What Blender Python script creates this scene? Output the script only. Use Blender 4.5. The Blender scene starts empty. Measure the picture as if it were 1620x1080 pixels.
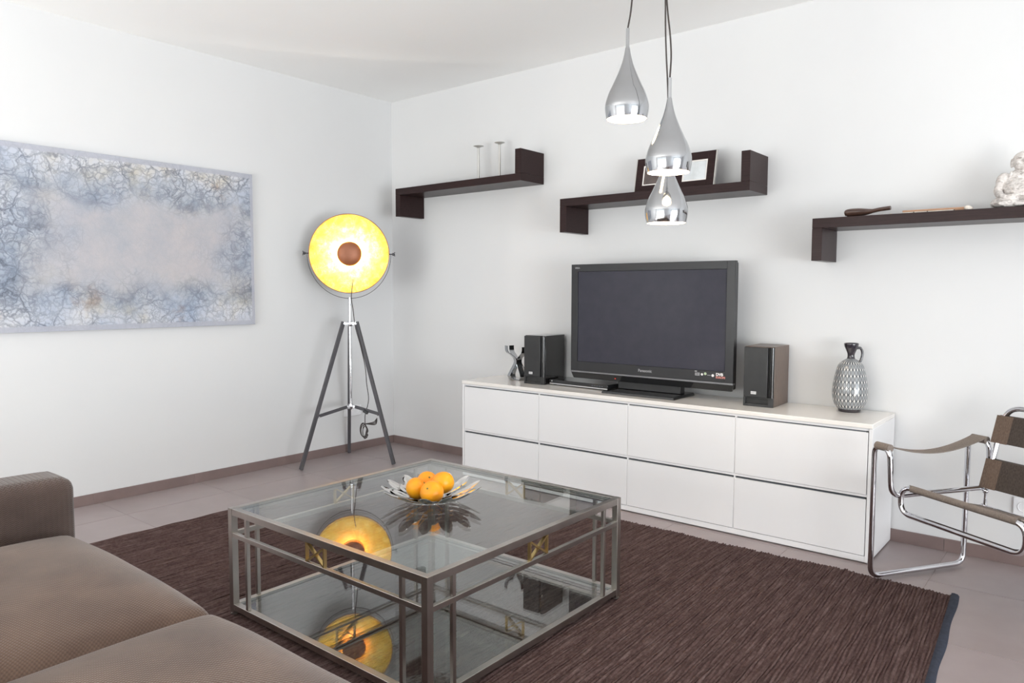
import bpy, bmesh, math, random
from mathutils import Vector, Matrix
R = math.radians
PI = math.pi
SC = bpy.context.scene
COL = SC.collection
random.seed(7)

# ------------------------------------------------------------------ camera
cam_d = bpy.data.cameras.new('camera')
cam = bpy.data.objects.new('camera', cam_d)
COL.objects.link(cam)
cam_d.sensor_width = 36.0
cam_d.lens = 1158.49 / 1620 * 36.0
cam_d.clip_start = 0.02
cam.location = (4.5219, -3.9762, 1.2318)
_y, _p, _r = R(39.4335), R(-3.8606), R(0.1636)
_fw = Vector((-math.sin(_y) * math.cos(_p), math.cos(_y) * math.cos(_p), math.sin(_p)))
_rt = Vector((math.cos(_y), math.sin(_y), 0))
_up = _rt.cross(_fw)
_r2 = _rt * math.cos(_r) + _up * math.sin(_r)
_u2 = -_rt * math.sin(_r) + _up * math.cos(_r)
cam.rotation_euler = Matrix((_r2, _u2, -_fw)).transposed().to_euler()
SC.camera = cam

# ------------------------------------------------------------------ world, daylight, exposure
W = bpy.data.worlds.new('overcast_sky')
SC.world = W
W.use_nodes = True
W.node_tree.nodes['Background'].inputs[0].default_value = (0.92, 0.96, 1.0, 1)
W.node_tree.nodes['Background'].inputs[1].default_value = 2.0

def area(name, loc, rot, sx, sy, power, color, spread=180):
    l = bpy.data.lights.new(name, 'AREA')
    l.shape = 'RECTANGLE'
    l.size = sx
    l.size_y = sy
    l.energy = power
    l.color = color
    l.spread = math.radians(spread)
    o = bpy.data.objects.new(name, l)
    COL.objects.link(o)
    o.location = loc
    o.rotation_euler = rot
    return o

RX = 9.6      # room width (TV wall)
RY = -6.4     # room depth
H = 2.7322    # ceiling height
# daylight that enters by the window in the right-hand wall and the one behind the camera
area('window_daylight_right', (RX + 0.75, -3.9, 0.75), (0, R(118), 0), 2.3, 4.6, 480, (0.89, 0.94, 1.0))
area('window_daylight_behind', (2.6, RY - 0.75, 0.75), (R(122), 0, 0), 4.2, 2.3, 245, (1.0, 0.985, 0.96))
# unseen fill lights added to brighten the ceiling, not lamps of the room
area('added_ceiling_fill', (6.6, -3.0, 0.4), (Vector((1.0, -0.9, H + 0.6)) - Vector((6.6, -3.0, 0.4))).to_track_quat('-Z', 'Y').to_euler(), 1.6, 1.6, 58, (1.0, 0.985, 0.96), 150)
area('added_ceiling_fill_behind', (1.6, -5.2, 0.4), (R(180), 0, 0), 1.8, 1.8, 62, (1.0, 0.985, 0.96))
SC.view_settings.view_transform = 'Standard'
SC.view_settings.look = 'None'
SC.view_settings.exposure = -0.04
SC.view_settings.gamma = 1.0
SC.view_settings.use_curve_mapping = False
SC.cycles.max_bounces = 12
SC.cycles.diffuse_bounces = 6
SC.cycles.glossy_bounces = 6
SC.cycles.transmission_bounces = 8
SC.cycles.transparent_max_bounces = 16
SC.cycles.caustics_reflective = False
SC.cycles.caustics_refractive = False
SC.cycles.sample_clamp_indirect = 6.0
SC.cycles.use_denoising = True

# ------------------------------------------------------------------ materials
def srgb(*c):
    return tuple(((x / 255) / 12.92 if x / 255 <= 0.04045 else (((x / 255) + 0.055) / 1.055) ** 2.4) for x in c) + (1,)

class NT:
    def __init__(s, name, rough=0.5, metal=0.0, color=(0.8, 0.8, 0.8, 1), spec=0.5, coat=0.0):
        s.m = bpy.data.materials.new(name)
        s.m.use_nodes = True
        s.t = s.m.node_tree
        s.b = s.t.nodes['Principled BSDF']
        s.b.inputs['Base Color'].default_value = color
        s.b.inputs['Roughness'].default_value = rough
        s.b.inputs['Metallic'].default_value = metal
        s.b.inputs['Specular IOR Level'].default_value = spec
        s.b.inputs['Coat Weight'].default_value = coat
        s.b.inputs['Coat Roughness'].default_value = 0.08
    def n(s, typ, **kw):
        nd = s.t.nodes.new(typ)
        for k, v in kw.items():
            if hasattr(nd, k):
                setattr(nd, k, v)
        return nd
    def l(s, a, b):
        s.t.links.new(a, b)
    def math(s, op, a, b=None, c=None):
        nd = s.t.nodes.new('ShaderNodeMath')
        nd.operation = op
        for i, v in enumerate((a, b, c)):
            if v is None:
                continue
            if isinstance(v, (int, float)):
                nd.inputs[i].default_value = v
            else:
                s.l(v, nd.inputs[i])
        return nd.outputs[0]
    def obj(s):
        return s.n('ShaderNodeTexCoord').outputs['Object']
    def xyz(s, vec):
        nd = s.n('ShaderNodeSeparateXYZ')
        s.l(vec, nd.inputs[0])
        return nd.outputs
    def mapping(s, vec, scale=(1, 1, 1), rot=(0, 0, 0), loc=(0, 0, 0)):
        nd = s.n('ShaderNodeMapping')
        nd.inputs['Scale'].default_value = scale
        nd.inputs['Rotation'].default_value = rot
        nd.inputs['Location'].default_value = loc
        s.l(vec, nd.inputs[0])
        return nd.outputs[0]
    def noise(s, vec, scale=5, detail=3, rough=0.5, dist=0.0):
        nd = s.n('ShaderNodeTexNoise')
        nd.inputs['Scale'].default_value = scale
        nd.inputs['Detail'].default_value = detail
        nd.inputs['Roughness'].default_value = rough
        nd.inputs['Distortion'].default_value = dist
        s.l(vec, nd.inputs['Vector'])
        return nd.outputs
    def ramp(s, fac, stops, interp='LINEAR'):
        nd = s.n('ShaderNodeValToRGB')
        cr = nd.color_ramp
        cr.interpolation = interp
        while len(cr.elements) < len(stops):
            cr.elements.new(0.5)
        for e, (p, c) in zip(cr.elements, stops):
            e.position = p
            e.color = c
        s.l(fac, nd.inputs[0])
        return nd.outputs[0]
    def mix(s, fac, a, b, blend='MIX'):
        nd = s.n('ShaderNodeMix')
        nd.data_type = 'RGBA'
        nd.blend_type = blend
        for sock, v in ((nd.inputs[0], fac), (nd.inputs[6], a), (nd.inputs[7], b)):
            if isinstance(v, (int, float, tuple)):
                sock.default_value = v
            else:
                s.l(v, sock)
        return nd.outputs[2]
    def bump(s, h, strength=0.3, dist=0.01):
        nd = s.n('ShaderNodeBump')
        nd.inputs['Strength'].default_value = strength
        nd.inputs['Distance'].default_value = dist
        s.l(h, nd.inputs['Height'])
        s.l(nd.outputs[0], s.b.inputs['Normal'])
    def base(s, c):
        s.l(c, s.b.inputs['Base Color'])

def noisy(name, c1, c2, rough=0.5, metal=0.0, scale=6.0, spec=0.5, coat=0.0, bump=0.0, stretch=(1, 1, 1), bscale=None):
    m = NT(name, rough, metal, c1, spec, coat)
    v = m.mapping(m.obj(), stretch)
    nz = m.noise(v, scale, 4, 0.55)
    m.base(m.ramp(nz[0], [(0.3, c1), (0.7, c2)]))
    if bump:
        b = m.noise(v, bscale or scale * 6, 3)
        m.bump(b[0], bump, 0.002)
    return m.m

M = {}
M['wall'] = noisy('white_wall_paint', srgb(217, 217, 218), srgb(220, 220, 220), 0.85, scale=1.2, spec=0.2, bump=0.05, bscale=160)
M['ceiling'] = noisy('white_ceiling_paint', srgb(246, 246, 245), srgb(248, 248, 247), 0.9, scale=1.0, spec=0.1, bump=0.04, bscale=160)
M['tile'] = noisy('grey_brown_stone_tile', srgb(147, 135, 134), srgb(160, 148, 148), 0.36, scale=3.0, bump=0.06, bscale=90)
M['grout'] = noisy('pale_tile_grout', srgb(150, 142, 138), srgb(165, 158, 154), 0.9, scale=30)
M['skirt'] = noisy('brown_stone_skirting', srgb(118, 101, 98), srgb(132, 114, 111), 0.45, scale=4.0, bump=0.05, bscale=90)
M['lacquer'] = noisy('white_satin_lacquer', srgb(228, 227, 228), srgb(231, 230, 231), 0.42, scale=2.0, spec=0.35)
M['lacquer_top'] = noisy('warm_white_gloss_top', srgb(234, 229, 224), srgb(238, 234, 229), 0.16, scale=2.0, spec=0.5)
M['strip'] = noisy('gap_shade_and_button_grey', srgb(96, 100, 108), srgb(112, 116, 124), 0.35, 0.7, scale=9)  # grey for the player's buttons and the strips that stand in for gap shade
M['gloss_black'] = noisy('glossy_black_plastic', (0.010, 0.010, 0.011, 1), (0.014, 0.014, 0.015, 1), 0.09, scale=5, coat=0.3)
M['matt_black'] = noisy('matt_black_plastic', (0.014, 0.014, 0.015, 1), (0.02, 0.02, 0.021, 1), 0.4, scale=20)
M['bezel'] = noisy('dark_television_bezel', (0.014, 0.014, 0.016, 1), (0.019, 0.019, 0.021, 1), 0.3, scale=8)
M['screen'] = noisy('dark_plasma_screen', (0.034, 0.034, 0.047, 1), (0.040, 0.039, 0.054, 1), 0.14, scale=14, spec=0.25)
M['silver'] = noisy('silver_plastic', srgb(126, 126, 128), srgb(138, 138, 140), 0.3, 0.6, scale=12)
M['badge'] = noisy('pale_silver_badge', srgb(205, 205, 207), srgb(220, 220, 222), 0.3, 0.3, scale=40)
M['ink'] = noisy('dark_print', srgb(60, 60, 62), srgb(70, 70, 72), 0.6, scale=40)
M['print_white'] = noisy('white_print', srgb(225, 222, 220), srgb(235, 232, 230), 0.6, scale=40)
M['print_grey'] = noisy('grey_print', srgb(150, 150, 152), srgb(162, 162, 164), 0.5, scale=40)
M['print_red'] = noisy('red_print', srgb(190, 120, 110), srgb(205, 140, 130), 0.6, scale=40)
M['print_green'] = noisy('green_print', srgb(180, 195, 160), srgb(190, 205, 172), 0.6, scale=40)
M['chrome'] = noisy('polished_chrome', srgb(214, 214, 218), srgb(222, 222, 226), 0.05, 1.0, scale=5)
M['mirror_steel'] = noisy('mirror_steel', srgb(222, 220, 218), srgb(230, 228, 226), 0.03, 1.0, scale=5)
M['alu'] = noisy('polished_aluminium', srgb(180, 182, 185), srgb(190, 192, 195), 0.10, 1.0, scale=5)
M['steel'] = noisy('brushed_steel', srgb(176, 170, 165), srgb(196, 190, 184), 0.3, 1.0, scale=7)
M['brass'] = noisy('satin_brass', srgb(206, 178, 124), srgb(216, 190, 136), 0.35, 1.0, scale=20)
M['gasket'] = noisy('black_rubber', (0.012, 0.012, 0.012, 1), (0.02, 0.02, 0.02, 1), 0.6, scale=30)
M['knob'] = noisy('dark_chrome', srgb(96, 94, 98), srgb(110, 108, 112), 0.2, 1.0, scale=10)
M['lamp_leg'] = noisy('anthracite_lamp_leg', srgb(66, 64, 68), srgb(76, 74, 78), 0.5, scale=10)
M['cord'] = noisy('dark_cable', srgb(52, 46, 44), srgb(66, 58, 56), 0.6, scale=30)
M['shade_out'] = noisy('black_lamp_shade_shell', srgb(40, 38, 37), srgb(50, 48, 46), 0.45, scale=6)
M['cap'] = noisy('brown_copper_cap', srgb(140, 88, 62), srgb(154, 100, 74), 0.45, 0.3, scale=14)
M['white_plastic'] = noisy('white_plastic', srgb(236, 236, 238), srgb(240, 240, 242), 0.35, scale=8)
M['inner_white'] = noisy('white_enamel', srgb(244, 240, 232), srgb(248, 244, 236), 0.5, scale=8)
M['frame_white'] = noisy('white_window_frame', srgb(232, 232, 232), srgb(238, 238, 238), 0.4, scale=8)
M['silver_edge'] = noisy('silver_frame_edge', srgb(196, 194, 190), srgb(210, 208, 204), 0.3, 0.5, scale=20)
M['mount'] = noisy('cream_mount', srgb(232, 226, 220), srgb(238, 233, 228), 0.7, scale=20)
M['photo_dark'] = noisy('dark_photo', srgb(70, 60, 58), srgb(98, 86, 82), 0.15, scale=18, coat=0.6)
M['photo_reflection'] = noisy('painted_white_reflection', srgb(200, 204, 206), srgb(222, 226, 228), 0.12, scale=12, coat=0.8)  # pale colour stands in for white reflected in the right frame
M['driftwood'] = noisy('dark_polished_wood', srgb(58, 40, 36), srgb(84, 62, 52), 0.3, scale=12, stretch=(1, 5, 5))
M['tan_wood'] = noisy('tan_wood', srgb(168, 124, 94), srgb(190, 148, 116), 0.5, scale=22, stretch=(1, 8, 8))
M['shell'] = noisy('cream_shell', srgb(216, 204, 190), srgb(238, 230, 220), 0.45, scale=60, bump=0.5, bscale=220)
M['terrace'] = noisy('pale_terrace_paving', srgb(196, 192, 186), srgb(208, 204, 198), 0.8, scale=4)
M['hem'] = noisy('navy_hem_tape', srgb(30, 35, 48), srgb(44, 49, 64), 0.9, scale=60, bump=0.4, bscale=300)
M['orange_stalk'] = noisy('green_brown_stalk', srgb(92, 96, 48), srgb(112, 110, 60), 0.8, scale=60)
M['sofa_leg'] = noisy('dark_sofa_leg', srgb(48, 42, 40), srgb(58, 52, 48), 0.4, scale=20)

def wood():
    m = NT('wenge_veneer', 0.30, 0, (0.03, 0.02, 0.018, 1), 0.14)
    v = m.mapping(m.obj(), (3, 40, 90))
    a = m.noise(v, 2.2, 6, 0.65, 0.6)
    v2 = m.mapping(m.obj(), (8, 60, 240))
    b = m.noise(v2, 3.0, 3, 0.7)
    c = m.ramp(a[0], [(0.25, srgb(36, 26, 27)), (0.75, srgb(62, 45, 44))])
    m.base(m.mix(m.math('MULTIPLY', b[0], 0.35), c, srgb(30, 22, 23)))
    m.bump(b[0], 0.12, 0.001)
    return m.m
M['wood'] = wood()

def glass(name, tint, extra=0.0, ior=1.52):
    m = bpy.data.materials.new(name)
    m.use_nodes = True
    t = m.node_tree
    t.nodes.clear()
    out = t.nodes.new('ShaderNodeOutputMaterial')
    mx = t.nodes.new('ShaderNodeMixShader')
    tr = t.nodes.new('ShaderNodeBsdfTransparent')
    tr.inputs[0].default_value = tint
    gl = t.nodes.new('ShaderNodeBsdfGlossy')
    gl.inputs['Roughness'].default_value = 0.0
    gl.inputs['Color'].default_value = (1, 1, 1, 1)
    fr = t.nodes.new('ShaderNodeFresnel')
    ge = t.nodes.new('ShaderNodeNewGeometry')
    m2 = t.nodes.new('ShaderNodeMapRange')
    m2.inputs['To Min'].default_value = ior
    m2.inputs['To Max'].default_value = 1 / ior
    t.links.new(ge.outputs['Backfacing'], m2.inputs['Value'])
    t.links.new(m2.outputs[0], fr.inputs['IOR'])
    ad = t.nodes.new('ShaderNodeMath')
    ad.operation = 'ADD'
    ad.use_clamp = True
    ad.inputs[1].default_value = extra
    t.links.new(fr.outputs[0], ad.inputs[0])
    t.links.new(ad.outputs[0], mx.inputs[0])
    t.links.new(tr.outputs[0], mx.inputs[1])
    t.links.new(gl.outputs[0], mx.inputs[2])
    t.links.new(mx.outputs[0], out.inputs[0])
    return m
M['glass'] = glass('clear_table_glass', (0.90, 0.93, 0.92, 1), ior=1.72)
M['pane'] = glass('window_glass', (0.97, 0.985, 0.98, 1))

def emit(name, color, strength):
    m = bpy.data.materials.new(name)
    m.use_nodes = True
    t = m.node_tree
    t.nodes.clear()
    out = t.nodes.new('ShaderNodeOutputMaterial')
    e = t.nodes.new('ShaderNodeEmission')
    e.inputs[0].default_value = color
    e.inputs[1].default_value = strength
    t.links.new(e.outputs[0], out.inputs[0])
    return m
def glow(name, color, strength):
    m = emit(name, color, strength)
    t = m.node_tree
    a = t.nodes.new('ShaderNodeAddShader')
    tr = t.nodes.new('ShaderNodeBsdfTransparent')
    out = next(n for n in t.nodes if n.type == 'OUTPUT_MATERIAL')
    e = next(n for n in t.nodes if n.type == 'EMISSION')
    t.links.new(e.outputs[0], a.inputs[0])
    t.links.new(tr.outputs[0], a.inputs[1])
    t.links.new(a.outputs[0], out.inputs[0])
    return m
M['bulb'] = glow('warm_glowing_bulb', (1.0, 0.80, 0.55, 1), 14.0)
M['led'] = emit('red_standby_light', (1.0, 0.08, 0.06, 1), 1.2)

def fabric(name, ax, c1, c2, zig=True, freq=1.0):
    """woven upholstery; ax = the two object axes that lie in the face"""
    m = NT(name, 0.95, 0, c1, 0.15)
    o = m.xyz(m.obj())
    a, b = o[ax[0]], o[ax[1]]
    if zig:
        z = m.math('ABSOLUTE', m.math('SUBTRACT', m.math('FRACT', m.math('MULTIPLY', a, 62.0 * freq)), 0.5))
        ph = m.math('ADD', m.math('MULTIPLY', b, 150.0 * freq), m.math('MULTIPLY', z, 2.0))
        w = m.math('SINE', m.math('MULTIPLY', ph, 2 * PI))
    else:
        w1 = m.math('SINE', m.math('MULTIPLY', m.math('ADD', m.math('MULTIPLY', a, 1.0), m.math('MULTIPLY', b, 0.7)), 2 * PI * 105 * freq))
        w2 = m.math('SINE', m.math('MULTIPLY', m.math('SUBTRACT', m.math('MULTIPLY', a, 0.45), b), 2 * PI * 95 * freq))
        w = m.math('MULTIPLY', m.math('ADD', w1, w2), 0.5)
    w01 = m.math('MULTIPLY', m.math('ADD', w, 1.0), 0.5)
    n1 = m.noise(m.obj(), 4.5, 4, 0.6)
    n2 = m.noise(m.obj(), 210, 2)
    base = m.ramp(n1[0], [(0.3, c1), (0.72, c2)])
    dark = m.mix(1.0, base, (0.56, 0.55, 0.55, 1), 'MULTIPLY')
    col = m.mix(m.math('MULTIPLY', m.math('ADD', w01, m.math('MULTIPLY', n2[0], 0.5)), 0.72), dark, base)
    m.base(col)
    m.bump(w01, 0.45, 0.003)
    m.b.inputs['Sheen Weight'].default_value = 0.35
    m.b.inputs['Sheen Roughness'].default_value = 0.45
    return m.m
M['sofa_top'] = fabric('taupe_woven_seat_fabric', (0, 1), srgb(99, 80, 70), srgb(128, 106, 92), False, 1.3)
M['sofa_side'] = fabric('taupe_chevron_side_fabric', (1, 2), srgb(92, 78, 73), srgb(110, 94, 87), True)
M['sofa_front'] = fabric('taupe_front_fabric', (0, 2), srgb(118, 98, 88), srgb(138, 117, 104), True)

def strap_mat(name, c1, c2):
    m = NT(name, 0.85, 0, c1, 0.2)
    n1 = m.noise(m.mapping(m.obj(), (260, 260, 90)), 1.0, 2)
    n2 = m.noise(m.obj(), 9, 3)
    a = m.ramp(n1[0], [(0.3, c1), (0.7, c2)])
    m.base(m.mix(m.math('MULTIPLY', n2[0], 0.3), a, c1))
    m.bump(n1[0], 0.25, 0.001)
    return m.m
M['strap'] = strap_mat('dark_brown_canvas', srgb(66, 58, 54), srgb(86, 77, 71))
M['strap_hem'] = strap_mat('light_brown_canvas_hem', srgb(98, 82, 72), srgb(118, 102, 91))
M['strap_seat'] = strap_mat('grey_brown_seat_canvas', srgb(118, 108, 101), srgb(140, 129, 121))

def rug_mat():
    m = NT('dark_brown_cord_rug', 0.95, 0, (0.06, 0.04, 0.035, 1), 0.1)
    v = m.mapping(m.obj(), (88, 6, 1))
    a = m.noise(v, 1.0, 4, 0.7)
    v2 = m.mapping(m.obj(), (90, 60, 1))
    b = m.noise(v2, 1.0, 3, 0.7)
    c = m.noise(m.obj(), 1.3, 3)
    col = m.ramp(a[0], [(0.22, srgb(52, 38, 37)), (0.5, srgb(92, 72, 69)), (0.82, srgb(138, 120, 116))])
    col2 = m.mix(m.ramp(b[0], [(0.42, (0, 0, 0, 1)), (0.75, (1, 1, 1, 1))]), m.mix(1.0, col, (0.72, 0.70, 0.70, 1), 'MULTIPLY'), m.mix(0.25, col, srgb(128, 112, 110)))
    m.base(m.mix(m.math('MULTIPLY', c[0], 0.35), col2, srgb(60, 44, 42)))
    m.bump(b[0], 0.6, 0.004)
    return m.m
M['rug'] = rug_mat()

def gold_leaf():
    m = NT('gold_leaf_reflector', 0.42, 0.0, srgb(230, 170, 30), 0.5)
    n = m.noise(m.obj(), 17, 6, 0.7, 0.3)
    n2 = m.noise(m.obj(), 44, 4, 0.7)
    c = m.ramp(n[0], [(0.34, (0.70, 0.36, 0.020, 1)), (0.5, (0.90, 0.58, 0.07, 1)), (0.62, (0.96, 0.74, 0.20, 1))])
    m.base(m.mix(m.ramp(n2[0], [(0.52, (0, 0, 0, 1)), (0.66, (1, 1, 1, 1))]), c, (0.80, 0.45, 0.025, 1)))
    m.bump(n2[0], 0.25, 0.004)
    return m.m
M['gold'] = gold_leaf()

def orange_mat():
    m = NT('orange_peel', 0.38, 0, srgb(250, 150, 10), 0.45)
    n = m.noise(m.obj(), 9, 2)
    v = m.n('ShaderNodeTexVoronoi')
    v.inputs['Scale'].default_value = 300
    m.l(m.obj(), v.inputs['Vector'])
    m.base(m.ramp(n[0], [(0.3, (0.93, 0.30, 0.004, 1)), (0.7, (0.97, 0.42, 0.006, 1))]))
    m.bump(v.outputs[0], 0.25, 0.001)
    m.b.inputs['Subsurface Weight'].default_value = 0.15
    m.b.inputs['Subsurface Radius'].default_value = (0.02, 0.008, 0.002)
    return m.m
M['orange'] = orange_mat()

def stone_mat():
    m = NT('weathered_white_stone', 0.85, 0, srgb(214, 208, 204), 0.2)
    n = m.noise(m.mapping(m.obj(), (1, 1, 2.2)), 38, 6, 0.7, 0.8)
    n2 = m.noise(m.obj(), 120, 3)
    m.base(m.ramp(n[0], [(0.32, srgb(150, 142, 138)), (0.5, srgb(214, 208, 204)), (0.8, srgb(234, 230, 226))]))
    m.bump(m.math('ADD', n[0], m.math('MULTIPLY', n2[0], 0.3)), 0.7, 0.004)
    return m.m
M['stone'] = stone_mat()

def vase_mat():
    m = NT('grey_oval_pattern_glaze', 0.18, 0, srgb(220, 220, 218), 0.5, 0.4)
    o = m.xyz(m.obj())
    u = m.math('MULTIPLY', m.math('ARCTAN2', o[1], o[0]), 27 / (2 * PI))
    v = m.math('MULTIPLY', o[2], 1 / 0.0304)
    fu = m.math('SUBTRACT', m.math('FRACT', m.math('ADD', u, 100)), 0.5)
    fv = m.math('SUBTRACT', m.math('FRACT', v), 0.5)
    d = m.math('ADD', m.math('POWER', m.math('DIVIDE', m.math('ABSOLUTE', fu), 0.50), 2.0),
               m.math('POWER', m.math('DIVIDE', m.math('ABSOLUTE', fv), 0.60), 2.0))
    n = m.noise(m.obj(), 60, 3)
    c = m.ramp(d, [(0.0, srgb(140, 143, 145)), (0.36, srgb(128, 131, 134)), (0.50, srgb(54, 56, 60)),
                   (0.84, srgb(66, 68, 72)), (0.96, srgb(214, 212, 208))])
    m.base(m.mix(m.math('MULTIPLY', n[0], 0.15), c, srgb(160, 165, 170)))
    m.bump(d, 0.15, 0.002)
    return m.m
M['vase'] = vase_mat()
M['vase_dark'] = noisy('dark_blue_black_glaze', srgb(38, 36, 46), srgb(58, 52, 56), 0.1, scale=30, coat=0.5)

def painting_mat():
    m = NT('crackled_abstract_canvas', 0.8, 0, srgb(200, 200, 205), 0.2)
    o = m.obj()
    s = m.xyz(o)
    # distorted coordinates
    wv = m.noise(o, 3.2, 5, 0.65)
    wv2 = m.noise(o, 19, 4, 0.6)
    ad = m.n('ShaderNodeVectorMath', operation='MULTIPLY_ADD')
    m.l(wv[1], ad.inputs[0])
    ad.inputs[1].default_value = (0.10, 0.10, 0.10)
    m.l(o, ad.inputs[2])
    ad2 = m.n('ShaderNodeVectorMath', operation='MULTIPLY_ADD')
    m.l(wv2[1], ad2.inputs[0])
    ad2.inputs[1].default_value = (0.06, 0.06, 0.06)
    m.l(ad.outputs[0], ad2.inputs[2])
    P = ad2.outputs[0]
    def cracks(scale, w):
        v = m.n('ShaderNodeTexVoronoi', feature='DISTANCE_TO_EDGE')
        v.inputs['Scale'].default_value = scale
        m.l(P, v.inputs['Vector'])
        return m.ramp(v.outputs['Distance'], [(0.0, (1, 1, 1, 1)), (w, (0, 0, 0, 1))])
    c1 = cracks(5.5, 0.045)
    c2 = cracks(13, 0.075)
    c3 = cracks(28, 0.13)
    # distance from the edge of the inner patch (object y, z; centre = origin)
    ay = m.math('DIVIDE', m.math('ABSOLUTE', m.math('SUBTRACT', s[1], 0.06)), 0.58)
    az = m.math('DIVIDE', m.math('ABSOLUTE', m.math('SUBTRACT', s[2], 0.0)), 0.27)
    box = m.math('MAXIMUM', ay, az)
    lowf = m.noise(m.mapping(o, (1, 1, 1), loc=(2, 6, 4)), 3.6, 1.5, 0.5)
    bn = m.math('ADD', box, m.math('MULTIPLY', m.math('SUBTRACT', m.math('ADD', m.math('MULTIPLY', lowf[0], 0.8), m.math('MULTIPLY', wv2[0], 0.2)), 0.5), 1.1))
    bn = m.math('MULTIPLY', bn, 0.5)
    patch = m.ramp(bn, [(0.30, (1, 1, 1, 1)), (0.56, (0, 0, 0, 1))])
    ring = m.ramp(bn, [(0.30, (0, 0, 0, 1)), (0.47, (1, 1, 1, 1)), (0.54, (0.9, 0.9, 0.9, 1)), (0.80, (0, 0, 0, 1))])
    big = m.noise(m.mapping(o, (1, 1, 1), loc=(3, 1, 2)), 2.6, 5, 0.6)
    base = m.ramp(big[0], [(0.3, srgb(142, 158, 182)), (0.46, srgb(180, 187, 201)), (0.56, srgb(198, 200, 206)), (0.70, srgb(198, 189, 168))])
    och = m.noise(m.mapping(o, (1, 1, 1), loc=(7, 4, 9)), 3.4, 5, 0.7)
    base = m.mix(m.ramp(och[0], [(0.60, (0, 0, 0, 1)), (0.76, (0.75, 0.75, 0.75, 1))]), base, srgb(142, 106, 64))
    blue = m.noise(m.mapping(o, (1, 1, 1), loc=(1, 8, 3)), 5, 6, 0.7)
    bfac = m.math('MULTIPLY', ring, m.ramp(blue[0], [(0.34, (0.1, 0.1, 0.1, 1)), (0.62, (1, 1, 1, 1))]))
    base = m.mix(m.math('MULTIPLY', bfac, 0.85), base, srgb(78, 100, 124))
    base = m.mix(m.math('MULTIPLY', patch, 0.88), base, m.ramp(blue[0], [(0.3, srgb(158, 160, 168)), (0.7, srgb(186, 178, 178))]))
    mask = m.noise(m.mapping(o, (1, 1, 1), loc=(5, 5, 1)), 4.5, 4, 0.6)
    cm = m.ramp(mask[0], [(0.34, (0.25, 0.25, 0.25, 1)), (0.60, (1, 1, 1, 1))])
    inv = m.math('SUBTRACT', 1.0, m.math('MULTIPLY', patch, 0.93))
    cr = m.math('MAXIMUM', m.math('MAXIMUM', m.math('MULTIPLY', c1, 0.85), m.math('MULTIPLY', c2, 0.7)), m.math('MULTIPLY', c3, 0.5))
    cf = m.math('MULTIPLY', m.math('MULTIPLY', cr, cm), inv)
    base = m.mix(cf, base, srgb(34, 48, 70))
    # thin plain grey border at the canvas edge
    ey = m.math('DIVIDE', m.math('ABSOLUTE', s[1]), 0.76)
    ez = m.math('DIVIDE', m.math('ABSOLUTE', s[2]), 0.5005)
    bord = m.math('MAXIMUM', m.ramp(ey, [(0.970, (0, 0, 0, 1)), (0.976, (1, 1, 1, 1))]), m.ramp(ez, [(0.935, (0, 0, 0, 1)), (0.945, (1, 1, 1, 1))]))
    base = m.mix(m.math('MULTIPLY', bord, 0.85), base, srgb(166, 168, 180))
    weave = m.noise(m.mapping(o, (1, 260, 260)), 1.0, 2)
    m.base(m.mix(m.math('MULTIPLY', weave[0], 0.22), base, srgb(225, 225, 230)))
    m.bump(m.math('ADD', cr, weave[0]), 0.2, 0.002)
    return m.m
M['canvas'] = painting_mat()
M['canvas_edge'] = noisy('grey_canvas_edge', srgb(170, 174, 186), srgb(186, 190, 200), 0.8, scale=20)

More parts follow.
